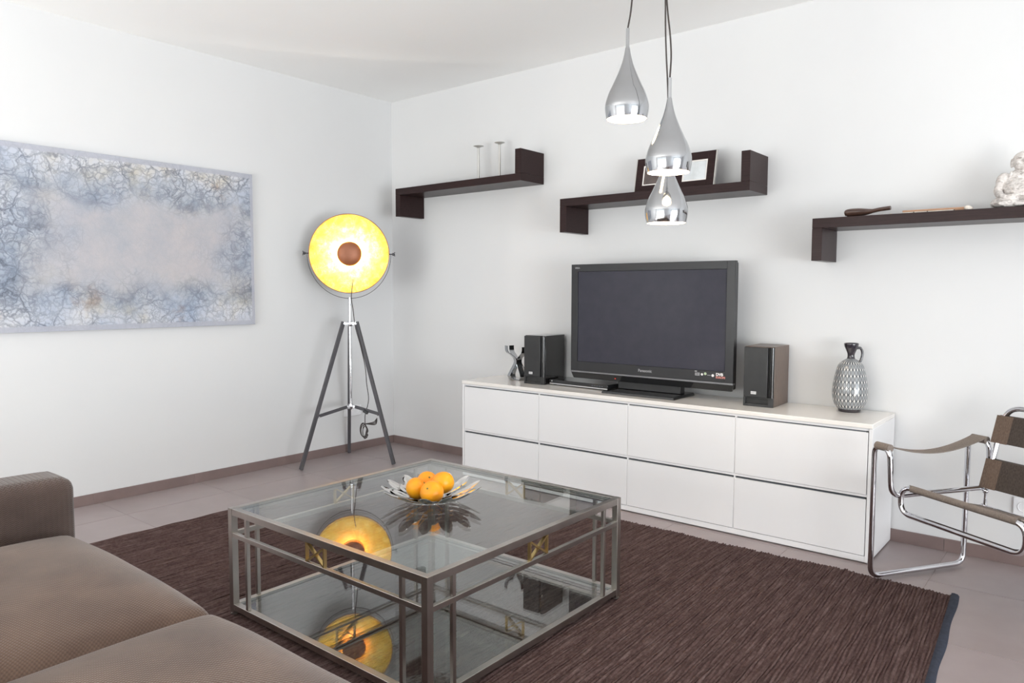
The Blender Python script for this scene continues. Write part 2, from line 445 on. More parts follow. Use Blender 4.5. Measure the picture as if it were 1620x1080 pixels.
# ------------------------------------------------------------------ mesh helpers
class MB:
    def __init__(s):
        s.v, s.f = [], []
    def add(s, vs, fs):
        b = len(s.v)
        s.v += [tuple(p) for p in vs]
        s.f += [tuple(i + b for i in f) for f in fs]
        return s
    def box(s, x0, x1, y0, y1, z0, z1):
        return s.add([(x0, y0, z0), (x1, y0, z0), (x1, y1, z0), (x0, y1, z0), (x0, y0, z1), (x1, y0, z1), (x1, y1, z1), (x0, y1, z1)],
                     [(0, 3, 2, 1), (4, 5, 6, 7), (0, 1, 5, 4), (1, 2, 6, 5), (2, 3, 7, 6), (3, 0, 4, 7)])
    def beam(s, a, b, w, h, up=(0, 0, 1)):
        a, b = Vector(a), Vector(b)
        d = (b - a).normalized()
        u = Vector(up)
        if abs(d.dot(u)) > 0.99:
            u = Vector((0, 1, 0))
        r = d.cross(u).normalized()
        u = r.cross(d).normalized()
        vs = []
        for p in (a, b):
            for (i, j) in ((-1, -1), (1, -1), (1, 1), (-1, 1)):
                vs.append(p + r * (i * w / 2) + u * (j * h / 2))
        return s.add(vs, [(0, 3, 2, 1), (4, 5, 6, 7), (0, 1, 5, 4), (1, 2, 6, 5), (2, 3, 7, 6), (3, 0, 4, 7)])
    def lathe(s, prof, n=40, c=(0, 0, 0), close=True):
        vs, fs = [], []
        k = len(prof)
        for i in range(n):
            a = 2 * PI * i / n
            for (r, z) in prof:
                vs.append((c[0] + r * math.cos(a), c[1] + r * math.sin(a), c[2] + z))
        for i in range(n):
            j = (i + 1) % n
            for q in range(k - 1):
                fs.append((i * k + q, j * k + q, j * k + q + 1, i * k + q + 1))
        if close:
            if prof[0][0] > 1e-6:
                fs.append(tuple(i * k for i in range(n))[::-1])
            if prof[-1][0] > 1e-6:
                fs.append(tuple(i * k + k - 1 for i in range(n)))
        return s.add(vs, fs)
    def tube(s, pts, r, n=10, closed=False, cap=True):
        P = [Vector(p) for p in pts]
        m = len(P)
        rr = r if isinstance(r, (list, tuple)) else [r] * m
        T = []
        for i in range(m):
            if closed:
                d = P[(i + 1) % m] - P[i - 1]
            else:
                d = P[min(i + 1, m - 1)] - P[max(i - 1, 0)]
            T.append(d.normalized())
        u = Vector((0, 0, 1))
        if abs(T[0].dot(u)) > 0.9:
            u = Vector((1, 0, 0))
        u = (u - T[0] * u.dot(T[0])).normalized()
        vs, fs = [], []
        for i in range(m):
            u = (u - T[i] * u.dot(T[i])).normalized()
            w = T[i].cross(u)
            for k in range(n):
                a = 2 * PI * k / n
                vs.append(P[i] + (u * math.cos(a) + w * math.sin(a)) * rr[i])
        L = m if closed else m - 1
        for i in range(L):
            j = (i + 1) % m
            for k in range(n):
                k2 = (k + 1) % n
                fs.append((i * n + k, i * n + k2, j * n + k2, j * n + k))
        if cap and not closed:
            fs.append(tuple(range(n))[::-1])
            fs.append(tuple((m - 1) * n + k for k in range(n)))
        return s.add(vs, fs)
    def ribbon(s, pts, width_vec, th):
        """flat band that follows pts; width_vec = half-width vector, th = thickness"""
        P = [Vector(p) for p in pts]
        wv = Vector(width_vec)
        vs, fs = [], []
        m = len(P)
        for i in range(m):
            d = (P[min(i + 1, m - 1)] - P[max(i - 1, 0)]).normalized()
            nrm = d.cross(wv).normalized() * (th / 2)
            vs += [P[i] - wv - nrm, P[i] + wv - nrm, P[i] + wv + nrm, P[i] - wv + nrm]
        for i in range(m - 1):
            a, b = i * 4, i * 4 + 4
            for k in range(4):
                k2 = (k + 1) % 4
                fs.append((a + k, a + k2, b + k2, b + k))
        fs += [(3, 2, 1, 0), (m * 4 - 4, m * 4 - 3, m * 4 - 2, m * 4 - 1)]
        return s.add(vs, fs)
    def ellipsoid(s, c, r, rot=None, n=20, k=12):
        vs, fs = [], []
        mat = rot or Matrix.Identity(3)
        c = Vector(c)
        for i in range(1, k):
            t = PI * i / k
            for j in range(n):
                a = 2 * PI * j / n
                vs.append(c + mat @ Vector((r[0] * math.sin(t) * math.cos(a), r[1] * math.sin(t) * math.sin(a), r[2] * math.cos(t))))
        vs += [c + mat @ Vector((0, 0, r[2])), c + mat @ Vector((0, 0, -r[2]))]
        top, bot = len(vs) - 2, len(vs) - 1
        for i in range(k - 2):
            for j in range(n):
                j2 = (j + 1) % n
                fs.append((i * n + j, (i + 1) * n + j, (i + 1) * n + j2, i * n + j2))
        for j in range(n):
            j2 = (j + 1) % n
            fs.append((top, j, j2))
            fs.append((bot, (k - 2) * n + j2, (k - 2) * n + j))
        return s.add(vs, fs)
    def xf(s, mat):
        s.v = [tuple(mat @ Vector(p)) for p in s.v]
        return s
    def build(s, name, m, parent=None, smooth=False, bevel=0.0, seg=2, kind=None, label=None, angle=35):
        me = bpy.data.meshes.new(name)
        me.from_pydata(s.v, [], s.f)
        me.validate()
        me.update()
        bm = bmesh.new()
        bm.from_mesh(me)
        bmesh.ops.recalc_face_normals(bm, faces=bm.faces)
        bev = []
        if bevel:
            for fc in bm.faces:
                fc.smooth = False
            bev = bmesh.ops.bevel(bm, geom=[e for e in bm.edges if e.calc_face_angle(0) > R(30)], offset=bevel, segments=seg, profile=0.5, affect='EDGES', clamp_overlap=True)['faces']
            for fc in bev:
                fc.smooth = seg > 1
        bm.to_mesh(me)
        bm.free()
        if smooth:
            me.shade_smooth()
            me.set_sharp_from_angle(angle=R(angle))
        me.materials.append(m)
        o = bpy.data.objects.new(name, me)
        COL.objects.link(o)
        if parent is not None:
            o.parent = parent
        if kind:
            o['kind'] = kind
        if label:
            o['label'] = label
        return o

def fillet(pts, r, n=6):
    P = [Vector(p) for p in pts]
    out = [P[0]]
    for i in range(1, len(P) - 1):
        a, b, c = P[i - 1], P[i], P[i + 1]
        d1, d2 = (a - b), (c - b)
        rr = r[i] if isinstance(r, dict) and i in r else (r if not isinstance(r, dict) else 0.03)
        k = min(rr, d1.length * 0.49, d2.length * 0.49)
        s, e = b + d1.normalized() * k, b + d2.normalized() * k
        for j in range(n + 1):
            t = j / n
            out.append(s * (1 - t) ** 2 + b * 2 * t * (1 - t) + e * t * t)
    out.append(P[-1])
    return out

def spline(pts, n=8):
    P = [Vector(p) for p in pts]
    P = [P[0] * 2 - P[1]] + P + [P[-1] * 2 - P[-2]]
    out = []
    for i in range(1, len(P) - 2):
        for j in range(n):
            t = j / n
            a, b, c, d = P[i - 1], P[i], P[i + 1], P[i + 2]
            out.append(0.5 * ((2 * b) + (c - a) * t + (2 * a - 5 * b + 4 * c - d) * t * t + (3 * b - a - 3 * c + d) * t ** 3))
    out.append(P[-2])
    return out

def thing(name, label, cat, loc=(0, 0, 0), rz=0.0, group=None):
    o = bpy.data.objects.new(name, None)
    COL.objects.link(o)
    o.empty_display_size = 0.1
    o.location = loc
    o.rotation_euler = (0, 0, rz)
    tag(o, label, cat, group)
    return o

def tag(o, label, cat, group=None):
    o['label'] = label
    o['category'] = cat
    if group:
        o['group'] = group

def copy_tree(o, parent=None):
    c = o.copy()
    COL.objects.link(c)
    if parent is not None:
        c.parent = parent
    for ch in [x for x in o.children]:
        copy_tree(ch, c)
    return c

def text_mesh(name, body, size, m, parent, loc, rot, extrude=0.0006, align='CENTER', bold=0.0):
    cu = bpy.data.curves.new(name, 'FONT')
    cu.body = body
    cu.size = size
    cu.extrude = extrude
    cu.offset = bold
    cu.align_x = align
    cu.align_y = 'CENTER'
    tmp = bpy.data.objects.new(name + '_tmp', cu)
    COL.objects.link(tmp)
    dg = bpy.context.evaluated_depsgraph_get()
    me = bpy.data.meshes.new_from_object(tmp.evaluated_get(dg))
    bpy.data.objects.remove(tmp)
    me.materials.clear()
    me.materials.append(m)
    o = bpy.data.objects.new(name, me)
    COL.objects.link(o)
    o.parent = parent
    o.location = loc
    o.rotation_euler = rot
    return o

# ------------------------------------------------------------------ the room
def struct(name, mb, m, **k):
    return mb.build(name, m, kind='structure', **k)

floor = struct('floor', MB().box(-0.3, RX + 0.3, RY - 0.3, 0.3, -0.12, -0.0015), M['grout'])
TJX, TJY, TP = 3.955, -0.46, 0.6
tile_mesh = {}
xs = [0.0] + [x for x in [TJX + TP * i for i in range(-8, 12)] if 0.05 < x < RX] + [RX]
ys = [0.0] + [y for y in [TJY - TP * i for i in range(0, 14)] if RY + 0.05 < y < 0] + [RY]
for i in range(len(xs) - 1):
    for j in range(len(ys) - 1):
        w, d = round(xs[i + 1] - xs[i], 4), round(ys[j] - ys[j + 1], 4)
        g = 0.0015
        if (w, d) not in tile_mesh:
            t = MB().box(g, w - g, -d + g, -g, -0.009, 0.0).build('tile', M['tile'], floor, bevel=0.0008, seg=1)
            tile_mesh[(w, d)] = t.data
        else:
            t = bpy.data.objects.new('tile', tile_mesh[(w, d)])
            COL.objects.link(t)
            t.parent = floor
        t.location = (xs[i], ys[j], 0)
struct('ceiling', MB().box(-0.3, RX + 0.3, RY - 0.3, 0.3, H, H + 0.15), M['ceiling'])
struct('wall_left', MB().box(-0.3, 0, RY - 0.3, 0.3, -0.01, H), M['wall'])
struct('wall_back', MB().box(0, RX + 0.3, 0, 0.3, -0.01, H), M['wall'])
# right wall with a wide window, wall behind the camera with another
w = MB()
w.box(RX, RX + 0.3, -1.6, 0, 0, H).box(RX, RX + 0.3, RY, -6.2, 0, H).box(RX, RX + 0.3, -6.2, -1.6, 2.5, H).box(RX, RX + 0.3, -6.2, -1.6, 0, 0.06)
struct('wall_right', w, M['wall'])
w = MB()
w.box(0, 0.5, RY - 0.3, RY, 0, H).box(4.7, RX + 0.3, RY - 0.3, RY, 0, H).box(0.5, 4.7, RY - 0.3, RY, 2.45, H).box(0.5, 4.7, RY - 0.3, RY, 0, 0.06)
struct('wall_front', w, M['wall'])
struct('ground', MB().box(RX + 0.3, RX + 9, RY - 9, 0.3, -0.2, -0.1).box(-0.3, RX + 0.3, RY - 9, RY - 0.3, -0.2, -0.1), M['terrace'])

def window(name, origin, rz, width, n):
    f = MB()
    zb, zt, d = 0.06, 2.45, 0.05
    f.box(0, width, -d, d, zb, zb + 0.07).box(0, width, -d, d, zt - 0.07, zt)
    for i in range(n + 1):
        x = min(max(i * width / n, 0.04), width - 0.04)
        f.box(x - 0.04, x + 0.04, -d, d, zb, zt)
    o = f.build(name, M['frame_white'], bevel=0.004, kind='structure')
    for i in range(n):
        MB().box(i * width / n + 0.04, (i + 1) * width / n - 0.04, -0.004, 0.004, zb + 0.07, zt - 0.07).build('pane', M['pane'], o)
    o.location = origin
    o.rotation_euler = (0, 0, rz)
window('window_1', (RX + 0.12, -6.2, 0), R(90), 4.6, 5)
window('window_2', (0.5, RY - 0.12, 0), 0, 4.2, 4)

# stone skirting, one piece per tile length
BT, BH = 0.010, 0.0615
def skirting(name, segs, ax):
    holder = None
    for k, (a, b) in enumerate(segs):
        g = 0.0008
        if ax == 'x':
            mb = MB().box(a + g, b - g, -BT, 0, 0, BH)
        else:
            mb = MB().box(0, BT, a + g, b - g, 0, BH)
        if holder is None:
            back = MB().box(segs[0][0], segs[-1][1], -BT * 0.7, 0, 0, BH - 0.001) if ax == 'x' else MB().box(0, BT * 0.7, segs[0][0], segs[-1][1], 0, BH - 0.001)
            holder = back.build(name, M['grout'], kind='structure')
        mb.build('skirting_tile', M['skirt'], holder, bevel=0.0008, seg=1)
jx = [0.0] + [3.94 + 0.6 * i for i in range(-6, 10)] + [RX]
skirting('baseboard_back', list(zip(jx[:-1], jx[1:])), 'x')
jy = [RY] + [-2.295 + 0.6 * i for i in range(-6, 4)] + [-BT]
skirting('baseboard_left', list(zip(jy[:-1], jy[1:])), 'y')

# ------------------------------------------------------------------ painting
t = thing('wall_painting', 'large blue grey abstract crackle canvas hanging on the left wall', 'painting', (0.0, -2.0128, 1.5095))
MB().box(0.004, 0.0295, -0.76, 0.76, -0.5005, 0.5005).build('canvas_edge', M['canvas_edge'], t, bevel=0.002)
MB().box(0.0296, 0.0303, -0.759, 0.759, -0.4995, 0.4995).build('canvas', M['canvas'], t)

# ------------------------------------------------------------------ rug
def make_rug():
    BL, BR, FR, FL = Vector((0.73, -0.625)), Vector((4.062, -0.578)), Vector((4.215, -3.0)), Vector((0.715, -3.0))
    t = thing('rug', 'dark brown corded rug spread on the tiled floor under the glass table', 'rug', (0, 0, 0))
    rnd = random.Random(3)
    N, K = 268, 70
    vs, fs = [], []
    cols = N * 4 + 1
    offs = [rnd.uniform(-0.006, 0.006) for _ in range(N + 1)]
    pk = [rnd.uniform(0.0065, 0.0095) for _ in range(N + 1)]
    for j in range(K + 1):
        v = j / K
        for i in range(cols):
            u = i / (cols - 1)
            c = i // 4
            k = i % 4
            z = (0.0035, pk[min(c, N)] * 0.86, pk[min(c, N)], pk[min(c, N)] * 0.86)[k]
            a = BL.lerp(BR, u)
            b = FL.lerp(FR, u)
            p = a.lerp(b, v)
            # uneven cords
            wob = 0.0022 * math.sin(v * 31 + c * 1.7) + 0.0012 * math.sin(v * 83 + c * 0.9)
            end = offs[min(c, N)] * max(0, 1 - v * K / 1.5) + (0.0045 if k == 2 else (-0.002 if k == 0 else 0.003)) * (1 if j == 0 else 0)
            end += 0.008 * math.sin(u * 23 + 0.6) * max(0, 1 - v * 8) + 0.004 * math.sin(u * 61) * max(0, 1 - v * 10)
            if j == 0:
                z *= 0.55
            z += 0.0015 * math.sin(v * 60 + c * 2.1) * (k != 0)
            # low crease that runs beside the table
            dd = (p.x - 3.20 - 0.04 * math.sin(p.y * 5))
            z += 0.004 * math.exp(-(dd / 0.035) ** 2)
            z += 0.004 * math.exp(-((p.x - 3.66) / 0.03) ** 2) * math.exp(-v * 6)
            vs.append((p.x + wob, p.y + end, max(z, 0.001)))
    for j in range(K):
        for i in range(cols - 1):
            a = j * cols + i
            fs.append((a, a + cols, a + cols + 1, a + 1))
    mb = MB()
    mb.add(vs, fs)
    o = mb.build('woven_cords', M['rug'], t, smooth=True, kind='stuff', angle=60)
    if o.data.polygons[0].normal.z < 0:
        o.data.flip_normals()
    # hem tape along the right edge
    hp, hf = [], []
    K2 = 60
    for j in range(K2 + 1):
        v = j / K2
        p = BR.lerp(FR, v)
        wv = 0.003 * math.sin(v * 37)
        for dx, z in ((-0.004, 0.009), (0.005, 0.0105), (0.018 + wv, 0.008), (0.024 + wv, 0.001)):
            hp.append((p.x + dx, p.y + 0.004, z))
    for j in range(K2):
        for k in range(3):
            a = j * 4 + k
            hf.append((a, a + 4, a + 5, a + 1))
    MB().add(hp, hf).build('edge_binding', M['hem'], t, smooth=True, angle=60, label='navy blue binding tape')
make_rug()
RUG = 0.0115

# ------------------------------------------------------------------ sideboard
def sideboard():
    X0, X1, D = 1.180, 3.708, -0.434
    t = thing('sideboard', 'long white lacquered sideboard with eight flush fronts against the back wall', 'sideboard', (0, 0, 0))
    MB().box(X0, X0 + 0.016, D + 0.001, -0.012, 0.006, 0.6225).build('side_panel', M['lacquer'], t, bevel=0.001)
    MB().box(X1 - 0.016, X1, D + 0.001, -0.012, 0.006, 0.6225).build('side_panel', M['lacquer'], t, bevel=0.001)
    MB().box(X0, X1, D - 0.004, -0.012, 0.6225, 0.644).build('top_board', M['lacquer_top'], t, bevel=0.0025)
    MB().box(X0 + 0.016, X1 - 0.016, D + 0.003, -0.03, 0.006, 0.034).build('plinth', M['lacquer'], t, bevel=0.001)
    MB().box(X0 + 0.016, X1 - 0.016, -0.022, -0.014, 0.034, 0.6225).build('back_panel', M['lacquer'], t)
    js = [1.197, 1.821, 2.447, 3.069, 3.691]
    for x in js[1:-1]:
        MB().box(x - 0.0035, x + 0.0035, D + 0.005, -0.03, 0.034, 0.6225).build('divider', M['lacquer'], t)
    for (zt, zb, zf) in ((0.6222, 0.320, 0.604), (0.3185, 0.037, 0.2965)):
        # pale rail above each row and a dark strip standing in for the gap's shade
        MB().box(X0 + 0.017, X1 - 0.017, D + 0.004, D + 0.028, zt - 0.0115, zt).build('rail', M['lacquer'], t, bevel=0.001)
        for i in range(4):
            a, b = js[i] + 0.0025, js[i + 1] - 0.0025
            f = MB().box(a, b, D, D + 0.019, zb, zf).build('front_panel', M['lacquer'], t, bevel=0.0012)
            MB().box(a + 0.004, b - 0.008, D + 0.010, D + 0.022, zf + 0.0003, zf + 0.0065).build('gap_shade_strip', M['strip'], f, label='dark grey strip standing in for the gap shade')
    for x in (X0 + 0.1, 2.44, X1 - 0.1):
        for y in (-0.38, -0.06):
            MB().lathe([(0.02, 0.0), (0.02, 0.0058)], 16, (x, y, 0)).build('foot', M['matt_black'], t)
sideboard()
CT = 0.6442

# ------------------------------------------------------------------ wall shelves
def shelf(x0, z0, label):
    L, tk, hf, hu, D = 1.2021, 0.0477, 0.2057, 0.2048, 0.2498
    t = thing('wall_shelf', label, 'shelf', (x0, 0, z0), 0, 'dark wenge wall shelves')
    MB().box(0, L, -D, -0.001, -tk, 0).build('board', M['wood'], t, bevel=0.0012)
    MB().box(0, tk, -D, -0.001, -hf, -tk - 0.0004).build('down_panel', M['wood'], t, bevel=0.0012)
    MB().box(L - tk, L, -D, -0.001, 0.0004, -tk + hu).build('up_panel', M['wood'], t, bevel=0.0012)
shelf(0.3234, 1.9993, 'dark brown wall shelf nearest the room corner, carrying two slim metal stands')
shelf(1.838, 1.8072, 'dark brown wall shelf above the television, carrying picture frames')
shelf(3.3587, 1.5947, 'dark brown wall shelf at the right, carrying a stone figure')

# ------------------------------------------------------------------ television
def television():
    t = thing('television', 'large black flat television on a low stand in the middle of the sideboard', 'television', (2.4525, -0.25, CT))
    # local: x along the wall, -y toward the room
    W2, z0, z1 = 0.5225, 0.060, 0.757
    zl = 0.106     # silver line
    fr = MB()
    # bezel ring with the screen opening
    sx0, sx1, sz0, sz1 = -0.476, 0.476, 0.165, 0.713
    fr.box(-W2, sx0, 0, 0.03, zl, z1).box(sx1, W2, 0, 0.03, zl, z1).box(sx0, sx1, 0, 0.03, sz1, z1).box(sx0, sx1, 0, 0.03, zl, sz0)
    fr.build('bezel', M['bezel'], t, bevel=0.0015)
    MB().box(sx0 + 0.0005, sx1 - 0.0005, 0.006, 0.012, sz0 + 0.0005, sz1 - 0.0005).build('screen', M['screen'], t)
    MB().box(-W2, W2, -0.0005, 0.03, zl - 0.009, zl - 0.0003).build('trim_line', M['silver'], t, label='thin silver line under the bezel', bevel=0.001)
    lip = MB()
    lip.add([(-W2 + 0.001, 0.002, zl - 0.0095), (W2 - 0.001, 0.002, zl - 0.0095), (W2 - 0.012, 0.014, z0), (-W2 + 0.012, 0.014, z0),
             (-W2 + 0.001, 0.03, zl - 0.0095), (W2 - 0.001, 0.03, zl - 0.0095), (W2 - 0.012, 0.03, z0), (-W2 + 0.012, 0.03, z0)],
            [(0, 1, 2, 3), (4, 7, 6, 5), (0, 4, 5, 1), (3, 2, 6, 7), (0, 3, 7, 4), (1, 5, 6, 2)])
    lip.build('speaker_lip', M['gloss_black'], t, bevel=0.002)
    MB().box(-W2 + 0.006, W2 - 0.006, 0.0305, 0.062, z0 + 0.008, z1 - 0.006).build('back_cover', M['matt_black'], t, bevel=0.008)
    MB().box(-0.36, 0.36, 0.0622, 0.10, z0 + 0.08, z1 - 0.10).build('rear_hump', M['matt_black'], t, bevel=0.015)
    MB().box(-0.200, 0.205, 0.031, 0.085, 0.017, z0 + 0.0075).build('neck', M['matt_black'], t, bevel=0.003)
    b = MB()
    b.add([(-0.233, -0.105, 0), (0.235, -0.105, 0), (0.235, 0.155, 0), (-0.200, 0.155, 0),
           (-0.228, -0.100, 0.014), (0.230, -0.100, 0.014), (0.230, 0.150, 0.018), (-0.195, 0.150, 0.018)],
          [(0, 3, 2, 1), (4, 5, 6, 7), (0, 1, 5, 4), (1, 2, 6, 5), (2, 3, 7, 6), (3, 0, 4, 7)])
    b.build('stand_base', M['gloss_black'], t, bevel=0.003)
    MB().ellipsoid((-0.205, 0.0055, zl - 0.030), (0.004, 0.003, 0.003), n=10, k=6).build('standby_light', M['led'], t, label='small red standby light')
    rx = (R(90), 0, 0)
    text_mesh('maker_lettering', 'Panasonic', 0.0225, M['print_grey'], t, (-0.004, -0.0004, 0.137), rx, bold=0.0004)
    text_mesh('series_lettering', 'VIERA', 0.0135, M['print_grey'], t, (-0.478, -0.0004, 0.7345), rx, bold=0.0003)
    # small printed feature marks at the lower right of the bezel
    y = -0.0006
    mk = MB().box(0.306, 0.333, y, 0, 0.135, 0.151)
    mk.build('feature_mark', M['print_grey'], t)
    text_mesh('feature_lettering', 'HD', 0.013, M['ink'], t, (0.3195, y - 0.0004, 0.143), rx)
    MB().box(0.304, 0.317, y, 0, 0.157, 0.160).build('feature_mark', M['print_white'], t)
    MB().lathe([(0.0065, 0.0), (0.0065, 0.0006)], 16).xf(Matrix.Translation((0.347, y + 0.0006, 0.143)) @ Matrix.Rotation(R(90), 4, 'X')).build('feature_mark', M['print_white'], t)
    MB().lathe([(0.0075, 0.0), (0.0075, 0.0006)], 16).xf(Matrix.Translation((0.366, y + 0.0006, 0.148)) @ Matrix.Rotation(R(90), 4, 'X')).build('feature_mark', M['print_green'], t)
    MB().box(0.377, 0.398, y, 0, 0.140, 0.1425).build('feature_mark', M['print_grey'], t)
    MB().lathe([(0.0075, 0.0), (0.0075, 0.0006)], 16).xf(Matrix.Translation((0.409, y + 0.0006, 0.141)) @ Matrix.Rotation(R(90), 4, 'X')).build('feature_mark', M['print_white'], t)
    text_mesh('broadcast_lettering', 'DVB', 0.021, M['print_white'], t, (0.447, y, 0.148), rx, bold=0.0008)
    text_mesh('broadcast_lettering', 'EUROPE', 0.0145, M['print_red'], t, (0.453, y, 0.1325), rx, bold=0.0006)
television()

# ------------------------------------------------------------------ bookshelf speakers
def speaker(x, y, rz, label, side):
    t = thing('bookshelf_speaker', label, 'speaker', (x, y, CT), R(rz), 'speakers beside the television')
    w, d, h = 0.155, 0.25, 0.311
    MB().box(0, w, 0.018, d, 0.0, h).build('cabinet', side, t, bevel=0.002)
    # plinth band with the bass slot under the grille
    pl = MB()
    pl.box(0, 0.012, 0.004, 0.0178, 0.0, 0.048).box(w - 0.026, w, 0.004, 0.0178, 0.0, 0.048).box(0.012, w - 0.026, 0.004, 0.0178, 0.0, 0.014).box(0.012, w - 0.026, 0.004, 0.0178, 0.043, 0.048)
    pl.build('base_band', M['matt_black'], t, bevel=0.001)
    MB().box(0.012, w - 0.026, 0.014, 0.0177, 0.014, 0.043).build('bass_slot', M['gasket'], t)
    MB().box(0.002, w - 0.030, 0.0, 0.0178, 0.0485, h - 0.003).build('grille', M['matt_black'], t, bevel=0.003)
    MB().tube([(w - 0.0285 + 0.003, 0.012, 0.0485), (w - 0.0255, 0.012, h - 0.003)], 0.003, 10).build('edge_gap', M['gasket'], t)
    c = MB().lathe([(0.0115, 0.0485), (0.0115, h - 0.003)], 20, (w - 0.0118, 0.0125, 0))
    c.build('gloss_column', M['gloss_black'], t, smooth=True)
    b = MB().box(0.041, 0.069, -0.0018, -0.0003, 0.064, 0.0785).build('badge', M['badge'], t, label='small silver maker badge', bevel=0.0005)
    text_mesh('badge_lettering', 'ONKYO', 0.0072, M['ink'], b, (0.055, -0.0019, 0.0712), (R(90), 0, 0), extrude=0.0002)
M['speaker_side'] = noisy('black_piano_lacquer', (0.008, 0.007, 0.007, 1), (0.012, 0.010, 0.010, 1), 0.08, scale=5, coat=0.3)
M['speaker_brown'] = noisy('dark_brown_ash_veneer', srgb(84, 68, 60), srgb(104, 86, 76), 0.35, scale=30, stretch=(6, 6, 1))
speaker(1.593, -0.295, 4, 'black gloss speaker left of the television, beside the metal candle holder', M['speaker_side'])
speaker(3.041, -0.275, 2, 'black speaker with brown side, right of the television beside the vase', M['speaker_brown'])

# ------------------------------------------------------------------ disc player
t = thing('disc_player', 'flat black disc player with silver front line between left speaker and television', 'player', (1.758, -0.237, CT), R(-3))
MB().box(0, 0.445, 0.004, 0.19, 0.006, 0.034).build('case', M['gloss_black'], t, bevel=0.002)
MB().box(0, 0.445, 0, 0.0036, 0.013, 0.034).build('front_panel', M['matt_black'], t, bevel=0.001)
MB().box(0, 0.445, -0.001, 0.0036, 0.0065, 0.0122).build('silver_line', M['badge'], t, bevel=0.001, label='silver line along the front')
for x in (0.03, 0.41):
    for y in (0.02, 0.17):
        MB().lathe([(0.012, 0), (0.012, 0.0058)], 12, (x, y, 0)).build('foot', M['gasket'], t)
MB().lathe([(0.004, 0), (0.004, 0.002)], 12).xf(Matrix.Translation((0.02, 0.0, 0.026)) @ Matrix.Rotation(R(90), 4, 'X')).build('power_button', M['badge'], t)
for k in range(5):
    MB().box(0.33 + k * 0.018, 0.342 + k * 0.018, -0.001, 0, 0.021, 0.025).build('button', M['strip'], t)

# ------------------------------------------------------------------ candle holder of bent steel bands
t = thing('candle_holder', 'silver candle holder of bent steel bands left of the left speaker', 'candle holder', (1.438, -0.165, CT))
prof = [(0.015, 0.002), (0.05, 0.003), (0.060, 0.012), (0.066, 0.03), (0.05, 0.062), (0.024, 0.105), (0.019, 0.125), (0.026, 0.148), (0.052, 0.170), (0.076, 0.186), (0.086, 0.205), (0.088, 0.232)]
for k, an in enumerate((-112, -22, 68, 158)):
    a = R(an)
    if k % 2:
        pp = [(r, z * 0.97) for (r, z) in prof]
    else:
        pp = prof
    pts = spline([(r * math.cos(a), r * math.sin(a), z) for (r, z) in pp], 5)
    MB().ribbon(pts, Vector((-math.sin(a), math.cos(a), 0)) * 0.018, 0.003).build('band', M['alu'], t, smooth=True)
MB().lathe([(0.0178, 0.112), (0.0178, 0.122)], 20).build('ring', M['matt_black'], t, smooth=True)
MB().lathe([(0.016, 0.0), (0.016, 0.004)], 20).build('base_disc', M['alu'], t)

# ------------------------------------------------------------------ slim metal stands on the first shelf
st0 = None
for k, (x, lab) in enumerate(((1.043, 'slim silver disc-topped candlestick on the corner shelf, the left one'),
                              (1.236, 'slim silver disc-topped candlestick on the corner shelf, beside its upright end'))):
    if st0 is None:
        st0 = thing('candlestick', lab, 'candlestick', (x, -0.12, 1.9996), 0, 'slim candlesticks on the corner shelf')
        MB().lathe([(0.030, 0), (0.030, 0.003), (0.012, 0.006), (0.0085, 0.012)], 28).build('base', M['silver_edge'], st0, smooth=True)
        MB().lathe([(0.0085, 0.0122), (0.0085, 0.232)], 20).build('stem', M['silver_edge'], st0, smooth=True)
        MB().lathe([(0.0085, 0.2322), (0.013, 0.238), (0.036, 0.246), (0.036, 0.248), (0.012, 0.246), (0.006, 0.249)], 32).build('drip_dish', M['silver_edge'], st0, smooth=True)
    else:
        c = copy_tree(st0)
        c.location.x = x
        c['label'] = lab

# ------------------------------------------------------------------ picture frames on the middle shelf
def photo_frame(x, w, h, picture, label, lean):
    t = thing('photo_frame', label, 'picture frame', (x, -0.165, 1.8076), 0, 'photo frames on the middle shelf')
    piv = Matrix.Translation((0, 0, 0.0005)) @ Matrix.Rotation(R(-lean), 4, 'X')
    b = 0.045
    m = MB()
    m.box(0, b, 0, 0.014, 0, h).box(w - b, w, 0, 0.014, 0, h).box(b, w - b, 0, 0.014, 0, b).box(b, w - b, 0, 0.014, h - b, h)
    m.xf(piv).build('frame', M['wood'], t, bevel=0.001)
    for e in (MB().box(-0.006, -0.0002, -0.001, 0.016, 0, h + 0.003), MB().box(w + 0.0002, w + 0.006, -0.001, 0.016, 0, h + 0.003)):
        e.xf(piv).build('silver_edge', M['silver_edge'], t, bevel=0.0008, label='silver side edge')
    mt = MB()
    g = 0.006
    mt.box(b, b + g, 0.002, 0.008, b, h - b).box(w - b - g, w - b, 0.002, 0.008, b, h - b).box(b + g, w - b - g, 0.002, 0.008, b, b + g).box(b + g, w - b - g, 0.002, 0.008, h - b - g, h - b)
    mt.xf(piv).build('mount', M['mount'], t)
    MB().box(b + g, w - b - g, 0.006, 0.010, b + g, h - b - g).xf(piv).build('picture', picture, t)
    # easel foot
    MB().add([(w * 0.5 - 0.03, 0.034, 0.10), (w * 0.5 + 0.03, 0.034, 0.10), (w * 0.5 + 0.035, 0.12, 0.0005), (w * 0.5 - 0.035, 0.12, 0.0005),
              (w * 0.5 - 0.03, 0.037, 0.102), (w * 0.5 + 0.03, 0.037, 0.102), (w * 0.5 + 0.035, 0.124, 0.0005), (w * 0.5 - 0.035, 0.124, 0.0005)],
             [(0, 3, 2, 1), (4, 5, 6, 7), (0, 1, 5, 4), (1, 2, 6, 5), (2, 3, 7, 6), (3, 0, 4, 7)]).build('easel_foot', M['matt_black'], t)
photo_frame(2.313, 0.235, 0.208, M['photo_dark'], 'dark photo frame with a dark picture, left of the pair above the television', 11)
